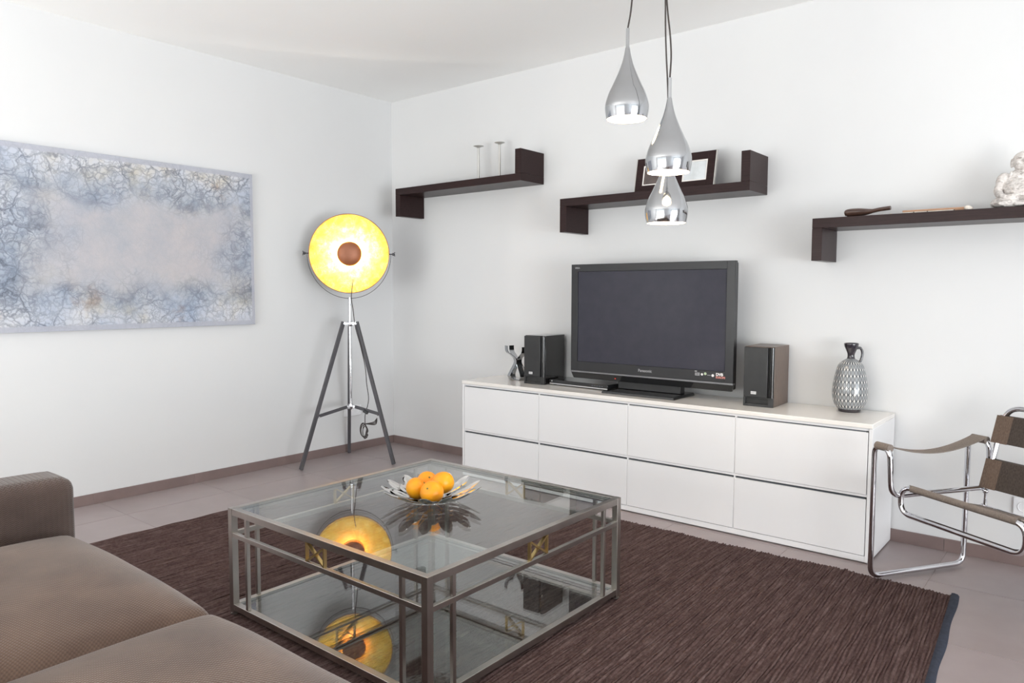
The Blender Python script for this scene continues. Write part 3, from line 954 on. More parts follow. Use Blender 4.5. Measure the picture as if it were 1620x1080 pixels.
photo_frame(2.565, 0.235, 0.208, M['photo_reflection'], 'dark photo frame with a white reflection coloured onto its picture, right of the pair above the television', 11)

# ------------------------------------------------------------------ small things on the right shelf
SZ = 1.5951
pts = spline([(0, 0, 0.012), (0.012, 0.003, 0.016), (0.06, 0.008, 0.017), (0.11, 0.0, 0.016), (0.16, -0.008, 0.020), (0.205, -0.01, 0.0225)], 6)
rr = []
m_ = len(pts)
for i in range(m_):
    u = i / (m_ - 1)
    rr.append(0.006 + 0.0075 * math.sin(PI * min(1, u * 1.5)) + 0.001)
mb = MB().tube(pts, rr, 14)
mb.v = [(x, y * 2.0, max(z * 1.35, 0.0006)) for (x, y, z) in mb.v]
o = mb.build('wooden_carving', M['driftwood'], smooth=True)
o.location = (3.494, -0.20, SZ)
tag(o, 'smooth dark brown carved wooden piece at the left end of the right shelf', 'carving')
t = thing('wooden_box', 'narrow tan wooden slat box lying on the right shelf before the figure', 'wooden box', (3.745, -0.20, SZ), 0)
MB().box(0, 0.272, 0, 0.05, 0.0085, 0.0165).build('lid', M['tan_wood'], t, bevel=0.001)
MB().box(0.002, 0.205, 0.0005, 0.05, 0.0, 0.0083).build('tray', M['shell'], t, bevel=0.001)
for x in (0.045, 0.10, 0.205):
    MB().box(x, x + 0.004, -0.0003, 0.0002, 0.0005, 0.008).build('joint', M['driftwood'], t)
MB().box(0.206, 0.272, 0.0005, 0.05, 0.0, 0.0083).build('end_block', M['tan_wood'], t, bevel=0.001)

def shell(x, y, r, label, seed):
    rnd = random.Random(seed)
    mb = MB()
    for k in range(7):
        a = k * 0.9
        rr_ = r * (1 - k * 0.1)
        mb.ellipsoid((r * 0.25 * k * math.cos(a * 0.3), r * 0.3 * math.sin(a), rr_ * 0.62), (rr_ * 0.8, rr_ * 0.7, rr_ * 0.62), n=12, k=8)
    o = mb.build('seashell', M['shell'], smooth=True)
    o.location = (x, y, SZ)
    tag(o, label, 'shell', 'shells on the right shelf')
shell(3.682, -0.13, 0.011, 'flat cream shell between the dark carving and the tan box', 1)
shell(4.003, -0.20, 0.018, 'pale ridged shell between the tan box and the stone figure', 2)

# seated stone figure
def statue():
    t = MB()
    E_ = t.ellipsoid
    def rot(z=0, x=0, y=0):
        return (Matrix.Rotation(R(z), 3, 'Z') @ Matrix.Rotation(R(y), 3, 'Y') @ Matrix.Rotation(R(x), 3, 'X'))
    E_((0, 0.015, 0.014), (0.105, 0.062, 0.016))                 # base cloth
    E_((0, 0.02, 0.045), (0.078, 0.052, 0.045))                  # hips
    E_((0, -0.004, 0.078), (0.062, 0.054, 0.048))                # belly
    E_((0, 0.010, 0.118), (0.058, 0.042, 0.042))                 # chest
    E_((-0.062, -0.022, 0.028), (0.052, 0.026, 0.022), rot(-28, 0, -8))   # right thigh
    E_((0.062, -0.022, 0.028), (0.052, 0.026, 0.022), rot(28, 0, 8))
    E_((-0.036, -0.050, 0.016), (0.056, 0.018, 0.015), rot(14))  # shins
    E_((0.036, -0.050, 0.016), (0.056, 0.018, 0.015), rot(-14))
    E_((-0.016, -0.064, 0.012), (0.022, 0.011, 0.009), rot(10))  # feet
    E_((0.018, -0.064, 0.012), (0.022, 0.011, 0.009), rot(-10))
    E_((-0.064, 0.012, 0.118), (0.025, 0.026, 0.032), rot(0, 0, 20))      # shoulders
    E_((0.064, 0.012, 0.118), (0.025, 0.026, 0.032), rot(0, 0, -20))
    E_((-0.078, 0.004, 0.086), (0.017, 0.019, 0.036), rot(0, 10, 14))     # upper arms
    E_((0.078, 0.004, 0.086), (0.017, 0.019, 0.036), rot(0, 10, -14))
    E_((-0.080, -0.022, 0.058), (0.014, 0.032, 0.015), rot(0, 18, 0))     # forearms
    E_((0.080, -0.022, 0.058), (0.014, 0.032, 0.015), rot(0, 18, 0))
    for sgn in (-1, 1):
        E_((sgn * 0.074, -0.046, 0.050), (0.013, 0.013, 0.008))
        for q in range(4):
            E_((sgn * (0.066 + q * 0.0055), -0.058, 0.046 - q * 0.0008), (0.0026, 0.009, 0.0030), rot(0, -25, 0), 8, 6)
        E_((sgn * 0.062, -0.047, 0.050), (0.003, 0.008, 0.003), rot(sgn * -35), 8, 6)
    E_((0, 0.012, 0.158), (0.026, 0.024, 0.016))                 # neck
    E_((0, 0.004, 0.192), (0.036, 0.037, 0.041))                 # head
    E_((0, -0.012, 0.172), (0.030, 0.026, 0.020))                # jaw
    E_((0, -0.034, 0.190), (0.0065, 0.009, 0.009))               # nose
    E_((-0.018, -0.024, 0.184), (0.012, 0.011, 0.011))           # cheeks
    E_((0.018, -0.024, 0.184), (0.012, 0.011, 0.011))
    E_((-0.014, -0.029, 0.204), (0.010, 0.006, 0.0035), rot(0, 0, 10))
    E_((0.014, -0.029, 0.204), (0.010, 0.006, 0.0035), rot(0, 0, -10))
    E_((0, -0.035, 0.173), (0.013, 0.005, 0.003))
    E_((0, -0.034, 0.166), (0.010, 0.005, 0.003))
    E_((-0.037, 0.008, 0.186), (0.006, 0.010, 0.020))            # long ears
    E_((0.037, 0.008, 0.186), (0.006, 0.010, 0.020))
    E_((-0.050, -0.012, 0.10), (0.006, 0.006, 0.055), rot(0, 0, 12))      # robe edges
    E_((0.050, -0.012, 0.10), (0.006, 0.006, 0.055), rot(0, 0, -12))
    E_((0, -0.046, 0.050), (0.060, 0.010, 0.007))                # belt
    o = t.build('stone_figure', M['stone'])
    rm = o.modifiers.new('fuse', 'REMESH')
    rm.mode = 'VOXEL'
    rm.voxel_size = 0.0022
    rm.use_smooth_shade = True
    tex = bpy.data.textures.new('chisel', 'CLOUDS')
    tex.noise_scale = 0.012
    dp = o.modifiers.new('chisel', 'DISPLACE')
    dp.texture = tex
    dp.strength = 0.005
    dp.mid_level = 0.5
    dp.texture_coords = 'LOCAL'
    o.location = (4.192, -0.150, SZ + 0.002)
    o.rotation_euler = (0, 0, R(14))
    o.scale = (1.04, 1.0, 1.03)
    tag(o, 'weathered white stone seated figure at the right end of the right shelf', 'figurine')
statue()

# ------------------------------------------------------------------ vase
t = thing('ceramic_vase', 'grey patterned ceramic jug vase with dark neck on the right end of the sideboard', 'vase', (3.522, -0.112, CT), R(-20))
VP = [(0.0540, 0.0142), (0.059, 0.018), (0.074, 0.042), (0.0815, 0.075), (0.083, 0.10), (0.0805, 0.130), (0.075, 0.166), (0.0665, 0.204), (0.057, 0.233), (0.0385, 0.251), (0.020, 0.2635)]
VP = [(p.x, p.y) for p in [Vector((a.x, a.y)) for a in spline([(r, z, 0) for r, z in VP], 4)]]
MB().lathe(VP, 56).build('body', M['vase'], t, smooth=True, angle=60)
MB().lathe([(0.050, 0.0), (0.0525, 0.003), (0.0538, 0.014)], 56).build('base', M['vase_dark'], t, smooth=True, label='dark glazed base ring')
NP = spline([(0.0195, 0.2637, 0), (0.0165, 0.274, 0), (0.0175, 0.288, 0), (0.024, 0.305, 0), (0.031, 0.322, 0), (0.0335, 0.334, 0), (0.0325, 0.340, 0), (0.029, 0.339, 0), (0.022, 0.325, 0), (0.013, 0.29, 0)], 4)
MB().lathe([(p.x, p.y) for p in NP], 40, close=False).build('neck', M['vase_dark'], t, smooth=True, angle=70, label='dark glazed flared neck')
HPt = spline([(0.026, 0, 0.315), (0.044, 0, 0.316), (0.054, 0, 0.300), (0.0555, 0, 0.280), (0.050, 0, 0.258), (0.043, 0, 0.242)], 6)
MB().tube(HPt, [0.0068 - 0.0010 * math.sin(i / len(HPt) * PI) for i in range(len(HPt))], 12).xf(Matrix.Rotation(R(60), 4, 'Z')).build('handle', M['vase_dark'], t, smooth=True)

# ------------------------------------------------------------------ wall sockets
def socket(name, label, loc, rz, n):
    t = thing(name, label, 'socket', loc, rz)
    w = 0.08 * n
    MB().box(-w / 2, w / 2, -0.009, -0.0005, -0.04, 0.04).build('plate', M['white_plastic'], t, bevel=0.003)
    for i in range(n):
        x = (i - (n - 1) / 2) * 0.075
        MB().lathe([(0.020, 0.0), (0.0215, 0.0022), (0.0235, 0.0022), (0.024, 0.0)], 24, close=False).xf(Matrix.Translation((x, -0.009, 0)) @ Matrix.Rotation(R(90), 4, 'X')).build('outlet', M['white_plastic'], t, smooth=True)
socket('wall_socket', 'white double wall socket low on the left wall behind the tripod lamp', (0, -0.42, 0.315), R(90), 2)
socket('wall_socket', 'white wall socket on the back wall behind the chrome chair', (4.245, 0, 0.272), 0, 1)

# ------------------------------------------------------------------ glass coffee table
def coffee_table():
    cx, cy, hw = 2.5057, -2.0237, 0.535
    t = thing('coffee_table', 'square two-tier glass coffee table with a steel frame on the rug', 'coffee table', (cx, cy, RUG - 0.001), R(0.28))
    zo = RUG - 0.001
    Z = lambda z: z - zo
    lg = 0.025
    th = 0.4187
    for sx in (-1, 1):
        for sy in (-1, 1):
            x0, x1 = sorted((sx * hw, sx * (hw - lg)))
            y0, y1 = sorted((sy * hw, sy * (hw - lg)))
            l = MB().box(x0, x1, y0, y1, 0.006, Z(th)).build('leg', M['steel'], t, bevel=0.0007, seg=1)
            MB().lathe([(0.014, 0.0), (0.014, 0.003), (0.006, 0.0035), (0.006, 0.0058)], 16, ((x0 + x1) / 2, (y0 + y1) / 2, 0)).build('glide', M['steel'], l, smooth=True)
    a = hw - lg - 0.0004
    def rails(z0, z1, wd, name):
        for s in (-1, 1):
            o1, o2 = sorted((s * (hw - 0.001), s * (hw - wd)))
            MB().box(-a, a, o1, o2, Z(z0), Z(z1)).build(name, M['steel'], t, bevel=0.0007, seg=1)
            MB().box(o1, o2, -a, a, Z(z0), Z(z1)).build(name, M['steel'], t, bevel=0.0007, seg=1)
    rails(0.3935, th - 0.0005, 0.025, 'top_rail')
    rails(0.309, 0.3265, 0.016, 'middle_rail')
    rails(0.0275, 0.0505, 0.025, 'lower_rail')
    for s in (-1, 1):
        for q in (-0.42, 0.42):
            for k in (0, 1):
                e = hw - 0.009
                c = (q, s * e) if k == 0 else (s * e, q)
                b = MB()
                r = 0.007
                b.box(c[0] - r, c[0] + r, c[1] - r, c[1] + r, Z(0.0508), Z(0.3088))
                b.box(c[0] - r, c[0] + r, c[1] - r, c[1] + r, Z(0.3268), Z(0.3933))
                b.build('spindle', M['steel'], t, bevel=0.0005, seg=1)
    # brass cross emblems between top and middle rails
    for s in (-1, 1):
        for k in (0, 1):
            b = MB()
            e = s * (hw - 0.008)
            za, zb, hwid = Z(0.3268), Z(0.3933), 0.048
            wd = 0.006
            segs = [((-hwid, za), (-hwid, zb)), ((hwid, za), (hwid, zb)), ((-hwid + 0.003, za + 0.003), (hwid - 0.003, zb - 0.003)), ((-hwid + 0.003, zb - 0.003), (hwid - 0.003, za + 0.003))]
            for (p, q) in segs:
                if k == 0:
                    b.beam((p[0], e, p[1]), (q[0], e, q[1]), 0.012, wd, (0.001, 0.0, 1) if abs(p[0] - q[0]) > 0.01 else (1, 0, 0))
                else:
                    b.beam((e, p[0], p[1]), (e, q[0], q[1]), 0.012, wd, (0.0, 0.001, 1) if abs(p[0] - q[0]) > 0.01 else (0, 1, 0))
            b.build('cross_emblem', M['brass'], t, label='small brass crossed emblem')
    g = hw - 0.0255
    MB().box(-g, g, -g, g, Z(0.4085), Z(th - 0.002)).build('glass_top', M['glass'], t)
    MB().box(-g, g, -g, g, Z(0.0425), Z(0.0505)).build('glass_shelf', M['glass'], t)
    # seat strips the panes rest on, dark along the glass edge
    for (zz, zt) in ((0.4045, 0.4083), (0.0385, 0.0423)):
        for s in (-1, 1):
            o1, o2 = sorted((s * (g - 0.0002), s * (g - 0.004)))
            MB().box(-g, g, o1, o2, Z(zz), Z(zt)).build('seal', M['gasket'], t)
            MB().box(o1, o2, -g + 0.004, g - 0.004, Z(zz), Z(zt)).build('seal', M['gasket'], t)
    return t
coffee_table()
TT = 0.4170

# ------------------------------------------------------------------ petal bowl and oranges
BX, BY = 2.496, -2.006
def bowl():
    t = thing('fruit_bowl', 'mirror steel fruit bowl of overlapping petals on the coffee table', 'bowl', (BX, BY, TT))
    def prof(r):      # height of the bowl sheet at radius r
        return 0.004 + 1.9 * max(0, r - 0.045) ** 2 + 0.10 * max(0, r - 0.045)
    def petal(r0, r1, wmax, ang, lift, name='petal'):
        vs, fs = [], []
        n, k = 12, 6
        for lay in (0, 1):
            for i in range(n + 1):
                u = i / n
                r = r0 + (r1 - r0) * u
                w = wmax * (math.sin(PI * min(1, (u * 0.92 + 0.08)) ** 1.25)) ** 0.75 + 0.0022 * (1 - u)
                for j in range(k + 1):
                    s = (j / k * 2 - 1)
                    x, y = r, s * w
                    rr = math.hypot(x, y)
                    z = prof(rr) + lift - lay * 0.0009 + 0.0035 * (s * s - 0.3) * (1 if w > 0.006 else 0)
                    vs.append((x * math.cos(ang) - y * math.sin(ang), x * math.sin(ang) + y * math.cos(ang), max(z, 0.0004 + 0.0008 * (1 - lay))))
        L = (n + 1) * (k + 1)
        for i in range(n):
            for j in range(k):
                a = i * (k + 1) + j
                fs.append((a, a + 1, a + k + 2, a + k + 1))
                fs.append((L + a, L + a + k + 1, L + a + k + 2, L + a + 1))
        for i in range(n):
            for j in (0, k):
                a = i * (k + 1) + j
                fs.append((a, a + k + 1, L + a + k + 1, L + a))
        for j in range(k):
            for i in (0, n):
                a = i * (k + 1) + j
                fs.append((a, a + 1, L + a + 1, L + a))
        MB().add(vs, fs).build(name, M['mirror_steel'], t, smooth=True, angle=50)
    MB().lathe([(0.001, 0.0012), (0.044, 0.0012), (0.046, 0.0035), (0.044, 0.0030), (0.001, 0.0026)], 40, close=False).build('base_plate', M['mirror_steel'], t, smooth=True)
    for i in range(9):
        petal(0.036, 0.104, 0.021, 2 * PI * i / 9 + 0.15, 0.0012)
    for i in range(11):
        petal(0.080, 0.160, 0.027, 2 * PI * i / 11 + 0.4, 0.0036)
    for i in range(13):
        petal(0.112, 0.200, 0.0245, 2 * PI * i / 13 + 0.05, 0.0012)
    # fine linking ring
    ring = [(0.112 * math.cos(a), 0.112 * math.sin(a), prof(0.112) - 0.0008) for a in [2 * PI * k / 60 for k in range(60)]]
    MB().tube(ring, 0.0011, 6, closed=True).build('ring', M['mirror_steel'], t, smooth=True)
bowl()

def orange_fruit(x, y, z, r, rot, label):
    t = MB()
    n, k = 32, 20
    vs = []
    t.ellipsoid((0, 0, 0), (r, r, r * 0.96), n=n, k=k)
    t.v = [(a, b, c - 0.12 * r * math.exp(-((a * a + b * b) / (0.03 * r * r * 6))) * (1 if c > 0 else -0.4)) for (a, b, c) in t.v]
    o = t.build('orange_fruit', M['orange'], smooth=True, angle=180)
    o.location = (x, y, z)
    o.rotation_euler = rot
    MB().lathe([(0.0035, -0.004), (0.0038, 0.0008), (0.001, 0.0016)], 8, (0, 0, r * 0.85)).build('stalk', M['orange_stalk'], o, smooth=True)
    tag(o, label, 'orange', 'oranges in the petal bowl')
orange_fruit(2.545, -2.050, TT + 0.0525, 0.0455, (0.9, 0.3, 0), 'biggest-looking orange at the front middle of the steel petal bowl')
orange_fruit(2.452, -2.042, TT + 0.0505, 0.0430, (0.2, 0.9, 1), 'orange at the left front of the steel petal bowl')
orange_fruit(2.512, -1.958, TT + 0.0665, 0.0450, (-0.5, 0.6, 2), 'orange at the right back of the bowl, highest of the four')
orange_fruit(2.420, -1.954, TT + 0.0540, 0.0420, (0.5, -0.7, 2), 'orange at the left back of the bowl, mostly hidden')

# ------------------------------------------------------------------ tripod floor lamp
def tripod_lamp():
    bx, by = 0.315, -0.680
    t = thing('floor_lamp', 'tripod floor lamp with a round gold reflector in the room corner', 'floor lamp', (bx, by, 0))
    F = [Vector((0.236 - bx, -1.053 - by, 0)), Vector((0.598 - bx, -0.529 - by, 0)), Vector((0.043 - bx, -0.489 - by, 0))]
    MB().lathe([(0.0095, 0.40), (0.0095, 1.190)], 20).build('pole', M['chrome'], t, smooth=True)
    MB().lathe([(0.017, 0.985), (0.018, 0.988), (0.018, 1.024), (0.017, 1.027)], 24).build('hub', M['chrome'], t, smooth=True)
    MB().lathe([(0.016, 0.395), (0.0175, 0.400), (0.0175, 0.424), (0.015, 0.430)], 24).build('lower_hub', M['chrome'], t, smooth=True)
    for f in F:
        d = f.normalized()
        top = d * 0.050 + Vector((0, 0, 1.018))
        l = MB().beam(top, f + Vector((0, 0, 0.005)), 0.024, 0.024, d).build('leg', M['lamp_leg'], t, bevel=0.002)
        q = top.lerp(f, 0.655)
        perp = Vector((-d.y, d.x, 0))
        MB().beam(d * 0.017 + Vector((0, 0, 1.006)), d * 0.056 + Vector((0, 0, 1.006)), 0.030, 0.018).build('hinge', M['chrome'], l, bevel=0.002)
        MB().tube([d * 0.050 + Vector((0, 0, 1.012)) - perp * 0.017, d * 0.050 + Vector((0, 0, 1.012)) + perp * 0.017], 0.006, 10).build('bolt', M['chrome'], l, smooth=True)
        b = MB().beam(d * 0.030 + Vector((0, 0, 0.408)), q - d * 0.020 + Vector((0, 0, 0.012)), 0.010, 0.022).build('brace', M['lamp_leg'], t, bevel=0.0015)
        MB().beam(d * 0.014 + Vector((0, 0, 0.412)), d * 0.032 + Vector((0, 0, 0.408)), 0.014, 0.016).build('brace_joint', M['chrome'], b, bevel=0.001)
        MB().tube([q - d * 0.018 + Vector((0, 0, 0.006)) - perp * 0.016, q - d * 0.018 + Vector((0, 0, 0.006)) + perp * 0.016], 0.0065, 10).build('bolt', M['chrome'], b, smooth=True)
    # head: local frame, axis toward the room
    ax = Vector((4.22, -3.29, -0.28)).normalized()
    right = Vector((0, 0, 1)).cross(ax).normalized()
    up = ax.cross(right)
    RR = 0.277
    cpos = Vector((0.013, -0.008, 1.4985))
    mat = Matrix.Translation(cpos) @ Matrix((right, up, ax)).transposed().to_4x4()
    # dome shade, rim at local z = 0, bowl toward -z
    dp = 0.118
    prof_in, prof_out = [], []
    for i in range(15):
        u = i / 14
        r = RR * u
        prof_in.append((max(r - 0.0015, 0.0005), -dp * (1 - u ** 1.7)))
        prof_out.append((max(r, 0.0005), -dp * (1 - u ** 1.7) - 0.0025))
    MB().lathe(prof_out, 72, close=False).xf(mat).build('shade', M['shade_out'], t, smooth=True, angle=80)
    MB().lathe([(r, z + 0.0002) for r, z in prof_in], 72, close=False).xf(mat).build('reflector', M['gold'], t, smooth=True, angle=80, label='gold leaf reflector lining')
    rim = [(RR * math.cos(a), RR * math.sin(a), 0) for a in [2 * PI * k / 96 for k in range(96)]]
    MB().tube(rim, 0.0025, 8, closed=True).xf(mat).build('rim', M['cap'], t, smooth=True)
    # cap in front of the bulb
    capp = [(0.086 * math.sin(i / 10 * PI / 2), -0.056 + 0.030 * math.cos(i / 10 * PI / 2)) for i in range(11)]
    MB().lathe(capp + [(0.084, -0.0575), (0.04, -0.033), (0.001, -0.0295)], 40, close=False).xf(mat).build('bulb_cap', M['cap'], t, smooth=True, angle=60, label='brown cap in front of the bulb')
    MB().lathe([(0.014, -0.116), (0.016, -0.112), (0.016, -0.103), (0.012, -0.099)], 20).xf(mat).build('bulb_socket', M['chrome'], t, smooth=True)
    MB().ellipsoid((0, 0, -0.074), (0.018, 0.018, 0.020), n=20, k=12).xf(mat).build('bulb', M['bulb'], t, smooth=True, angle=180)
    for a in (0.5, 0.5 + PI):
        MB().beam((0.084 * math.cos(a), 0.084 * math.sin(a), -0.056), (0.22 * math.cos(a), 0.22 * math.sin(a), -dp * (1 - (0.22 / RR) ** 1.7)), 0.003, 0.003).xf(mat).build('cap_stay', M['brass'], t)
    # yoke
    YR = 0.290
    yk = [(YR * math.cos(a), 0.316 * math.sin(a), -0.010) for a in [PI + PI * k / 40 for k in range(41)]]
    MB().ribbon(yk, (0, 0, 0.009), 0.003).xf(mat).build('yoke', M['lamp_leg'], t, smooth=True)
    for s in (-1, 1):
        k = MB().tube([(s * 0.276, 0, -0.010), (s * 0.318, 0, -0.010)], 0.004, 10)
        k.ellipsoid((s * 0.306, 0, -0.010), (0.008, 0.011, 0.011), n=12, k=8)
        for q in range(3):
            a = q * 2 * PI / 3 + 0.4
            k.tube([(s * 0.309, 0, -0.010), (s * 0.318, 0.016 * math.cos(a), -0.010 + 0.016 * math.sin(a))], 0.0035, 8)
        k.xf(mat).build('knob', M['knob'], t, smooth=True)
    # cable
    def W3(px, py, pz):
        return (px - bx, py - by, pz)
    back = mat @ Vector((0.03, -0.03, -0.122))
    f1 = F[1]
    d1 = f1.normalized()
    top = d1 * 0.05 + Vector((0, 0, 1.0))
    leg = lambda u: top.lerp(f1, u)
    cpts = [back, back + Vector((0.02, -0.02, -0.12)), Vector((0.045, -0.02, 1.20)), Vector((0.05, -0.01, 1.10)), leg(0.02) + Vector((0.01, -0.025, 0)),
            leg(0.15) + Vector((0.005, -0.02, 0)), leg(0.30) + Vector((-0.005, -0.02, 0)), leg(0.42) + Vector((-0.030, -0.026, 0)), leg(0.52) + Vector((-0.045, -0.03, 0)),
            leg(0.58) + Vector((-0.062, -0.045, 0)), d1 * 0.115 + Vector((0, 0, 0.385)), d1 * 0.118 + Vector((0, -0.014, 0.34)), d1 * 0.115 + Vector((0, -0.01, 0.27))]
    MB().tube(spline(cpts, 8), 0.0028, 8).build('cable', M['cord'], t, smooth=True)
    # hanging coil of spare cable tied to the brace
    loop = []
    hc = d1 * 0.108 + Vector((0, -0.008, 0.245))
    rnd = random.Random(5)
    for k in range(5):
        ph = rnd.uniform(0, 1)
        ry, rx_ = rnd.uniform(0.040, 0.052), rnd.uniform(0.014, 0.026)
        for i in range(12):
            a = 2 * PI * i / 12 + ph * 0.4
            loop.append(hc + d1 * (rx_ * math.cos(a) + 0.005 * k - 0.01) + Vector((0, 0, ry * math.sin(a) - 0.004 * k)) + Vector((d1.y, -d1.x, 0)) * (0.002 * k))
    c = MB().tube(spline(loop, 3), 0.0028, 7)
    q = leg(0.655)
    for k in range(4):
        c.tube(spline([hc + Vector((0, 0, 0.042)) + d1 * (0.004 * k), d1 * (0.17 + 0.004 * k) + Vector((0, 0, 0.302 - 0.006 * k)), q - d1 * 0.02 + Vector((0, -0.012, -0.012 - 0.006 * k))], 5), 0.0028, 7)
    c.build('cable_coil', M['cord'], t, smooth=True)
    MB().beam(d1 * 0.10 + Vector((0, -0.006, 0.384)), d1 * 0.135 + Vector((0, -0.006, 0.366)), 0.020, 0.022).build('foot_switch', M['matt_black'], t, bevel=0.003)
    l = bpy.data.lights.new('floor_lamp_bulb_light', 'POINT')
    l.energy = 17.0
    l.color = (1.0, 0.92, 0.80)
    l.shadow_soft_size = 0.02
    lo = bpy.data.objects.new('floor_lamp_bulb_light', l)
    COL.objects.link(lo)
    lo.parent = t
    lo.location = mat @ Vector((0, 0, -0.082))
tripod_lamp()

# ------------------------------------------------------------------ pendant lamps
CAN = Vector((3.075, -1.33, H))
def pendant(rim, label, sway):
    t = thing('pendant_lamp', label, 'pendant lamp', rim, 0, 'teardrop pendant lamps')
    pr = spline([(0.0805, 0, 0.0), (0.0840, 0, 0.015), (0.0875, 0, 0.040), (0.0855, 0, 0.064), (0.0730, 0, 0.103), (0.0590, 0, 0.132), (0.0460, 0, 0.160), (0.0330, 0, 0.190), (0.0225, 0, 0.218), (0.0140, 0, 0.250), (0.0085, 0, 0.280)], 5)
    MB().lathe([(p.x, p.z) for p in pr], 64, close=False).build('shade', M['alu'], t, smooth=True, angle=80)
    MB().lathe([(p.x - 0.0018, p.z) for p in pr[:36]] + [(0.02, pr[36].z)], 64, close=False).build('inner_shade', M['inner_white'], t, smooth=True, angle=80)
    MB().lathe([(0.0786, 0.0005), (0.0806, -0.0010), (0.0812, 0.0008)], 64, close=False).build('rim', M['alu'], t, smooth=True)
    MB().lathe([(0.0070, 0.2805), (0.0066, 0.300), (0.0066, 0.355), (0.0040, 0.357)], 20).build('cord_grip', M['alu'], t, smooth=True)
    MB().lathe([(0.017, 0.085), (0.017, 0.125), (0.012, 0.130)], 20).build('bulb_socket', M['white_plastic'], t, smooth=True)
    MB().ellipsoid((0, 0, 0.058), (0.024, 0.024, 0.027), n=20, k=12).build('bulb', M['bulb'], t, smooth=True, angle=180)
    rimv = Vector(rim)
    top = (CAN + Vector((rimv.x - CAN.x, rimv.y - CAN.y, 0)).normalized() * 0.06) - rimv
    s = Vector((0, 0, 0.356))
    pts = []
    for k in range(9):
        u = k / 8
        p = s.lerp(top - Vector((0, 0, 0.02)), u)
        p += Vector((math.cos(0.7), math.sin(0.7), 0)) * sway * math.sin(u * 9) * (1 - u)
        pts.append(p)
    MB().tube(spline(pts, 6), 0.0034, 8).build('cord', M['cord'], t, smooth=True, label='dark fabric cord')
    l = bpy.data.lights.new('pendant_bulb_light', 'POINT')
    l.energy = 5.0
    l.color = (1.0, 0.84, 0.62)
    l.shadow_soft_size = 0.02
    lo = bpy.data.objects.new('pendant_bulb_light', l)
    COL.objects.link(lo)
    lo.parent = t
    lo.location = (0, 0, 0.055)
pendant((2.974, -1.373, 1.925), 'teardrop aluminium pendant lamp hanging leftmost and highest of three', 0.004)
pendant((3.175, -1.397, 1.691), 'teardrop aluminium pendant lamp in the middle, right above the lowest one', 0.009)
pendant((3.072, -1.211, 1.518), 'lowest of the three teardrop aluminium pendant lamps, before the television shelf', 0.005)
t = MB().lathe([(0.11, -0.022), (0.112, -0.018), (0.112, -0.0005)], 48, tuple(CAN)).build('ceiling_rose', M['alu'], smooth=True)
tag(t, 'round aluminium ceiling rose holding the cords of the three pendant lamps', 'ceiling rose')

# ------------------------------------------------------------------ sofa
def rounded_block(x0, x1, y0, y1, z0, z1, r, crown=0.0, bulge=0.0, nx=28, ny=28, seed=0, dent=0.0):
    """soft cushion: a rounded box whose top is domed and whose sides bulge"""
    rnd = random.Random(seed)
    ph = [rnd.uniform(0, 6.28) for _ in range(6)]
    bm = bmesh.new()
    bmesh.ops.create_cube(bm, size=1.0)
    bmesh.ops.subdivide_edges(bm, edges=bm.edges[:], cuts=nx, use_grid_fill=True)
    cx, cy, cz = (x0 + x1) / 2, (y0 + y1) / 2, (z0 + z1) / 2
    hx, hy, hz = (x1 - x0) / 2, (y1 - y0) / 2, (z1 - z0) / 2
    for v in bm.verts:
        p = Vector((v.co.x * 2 * hx, v.co.y * 2 * hy, v.co.z * 2 * hz))
        q = Vector((max(-hx + r, min(hx - r, p.x)), max(-hy + r, min(hy - r, p.y)), max(-hz + r, min(hz - r, p.z))))
        d = p - q
        if d.length > 1e-9:
            p = q + d.normalized() * min(d.length, r) if d.length > r else p
        u, w, t = p.x / hx, p.y / hy, p.z / hz
        cr = max(0, 1 - abs(u) ** 3.2) * max(0, 1 - abs(w) ** 6)
        z = p.z
        if t > 0:
            z += crown * cr * t
            z += dent * (math.sin(u * 3.1 + ph[0]) * math.sin(w * 2.7 + ph[1]) + 0.5 * math.sin(u * 7 + w * 5 + ph[2])) * cr
        bx = bulge * max(0, 1 - t * t) * max(0, 1 - w ** 4)
        by = bulge * max(0, 1 - t * t) * max(0, 1 - u ** 4)
        v.co = Vector((cx + p.x + (bx * (1 if u > 0 else -1) * abs(u) ** 3), cy + p.y + (by * (1 if w > 0 else -1) * abs(w) ** 3), cz + z))
    mb = MB()
    bm.verts.ensure_lookup_table()
    mb.v = [tuple(v.co) for v in bm.verts]
    mb.f = [tuple(v.index for v in f.verts) for f in bm.faces]
    bm.free()
    return mb

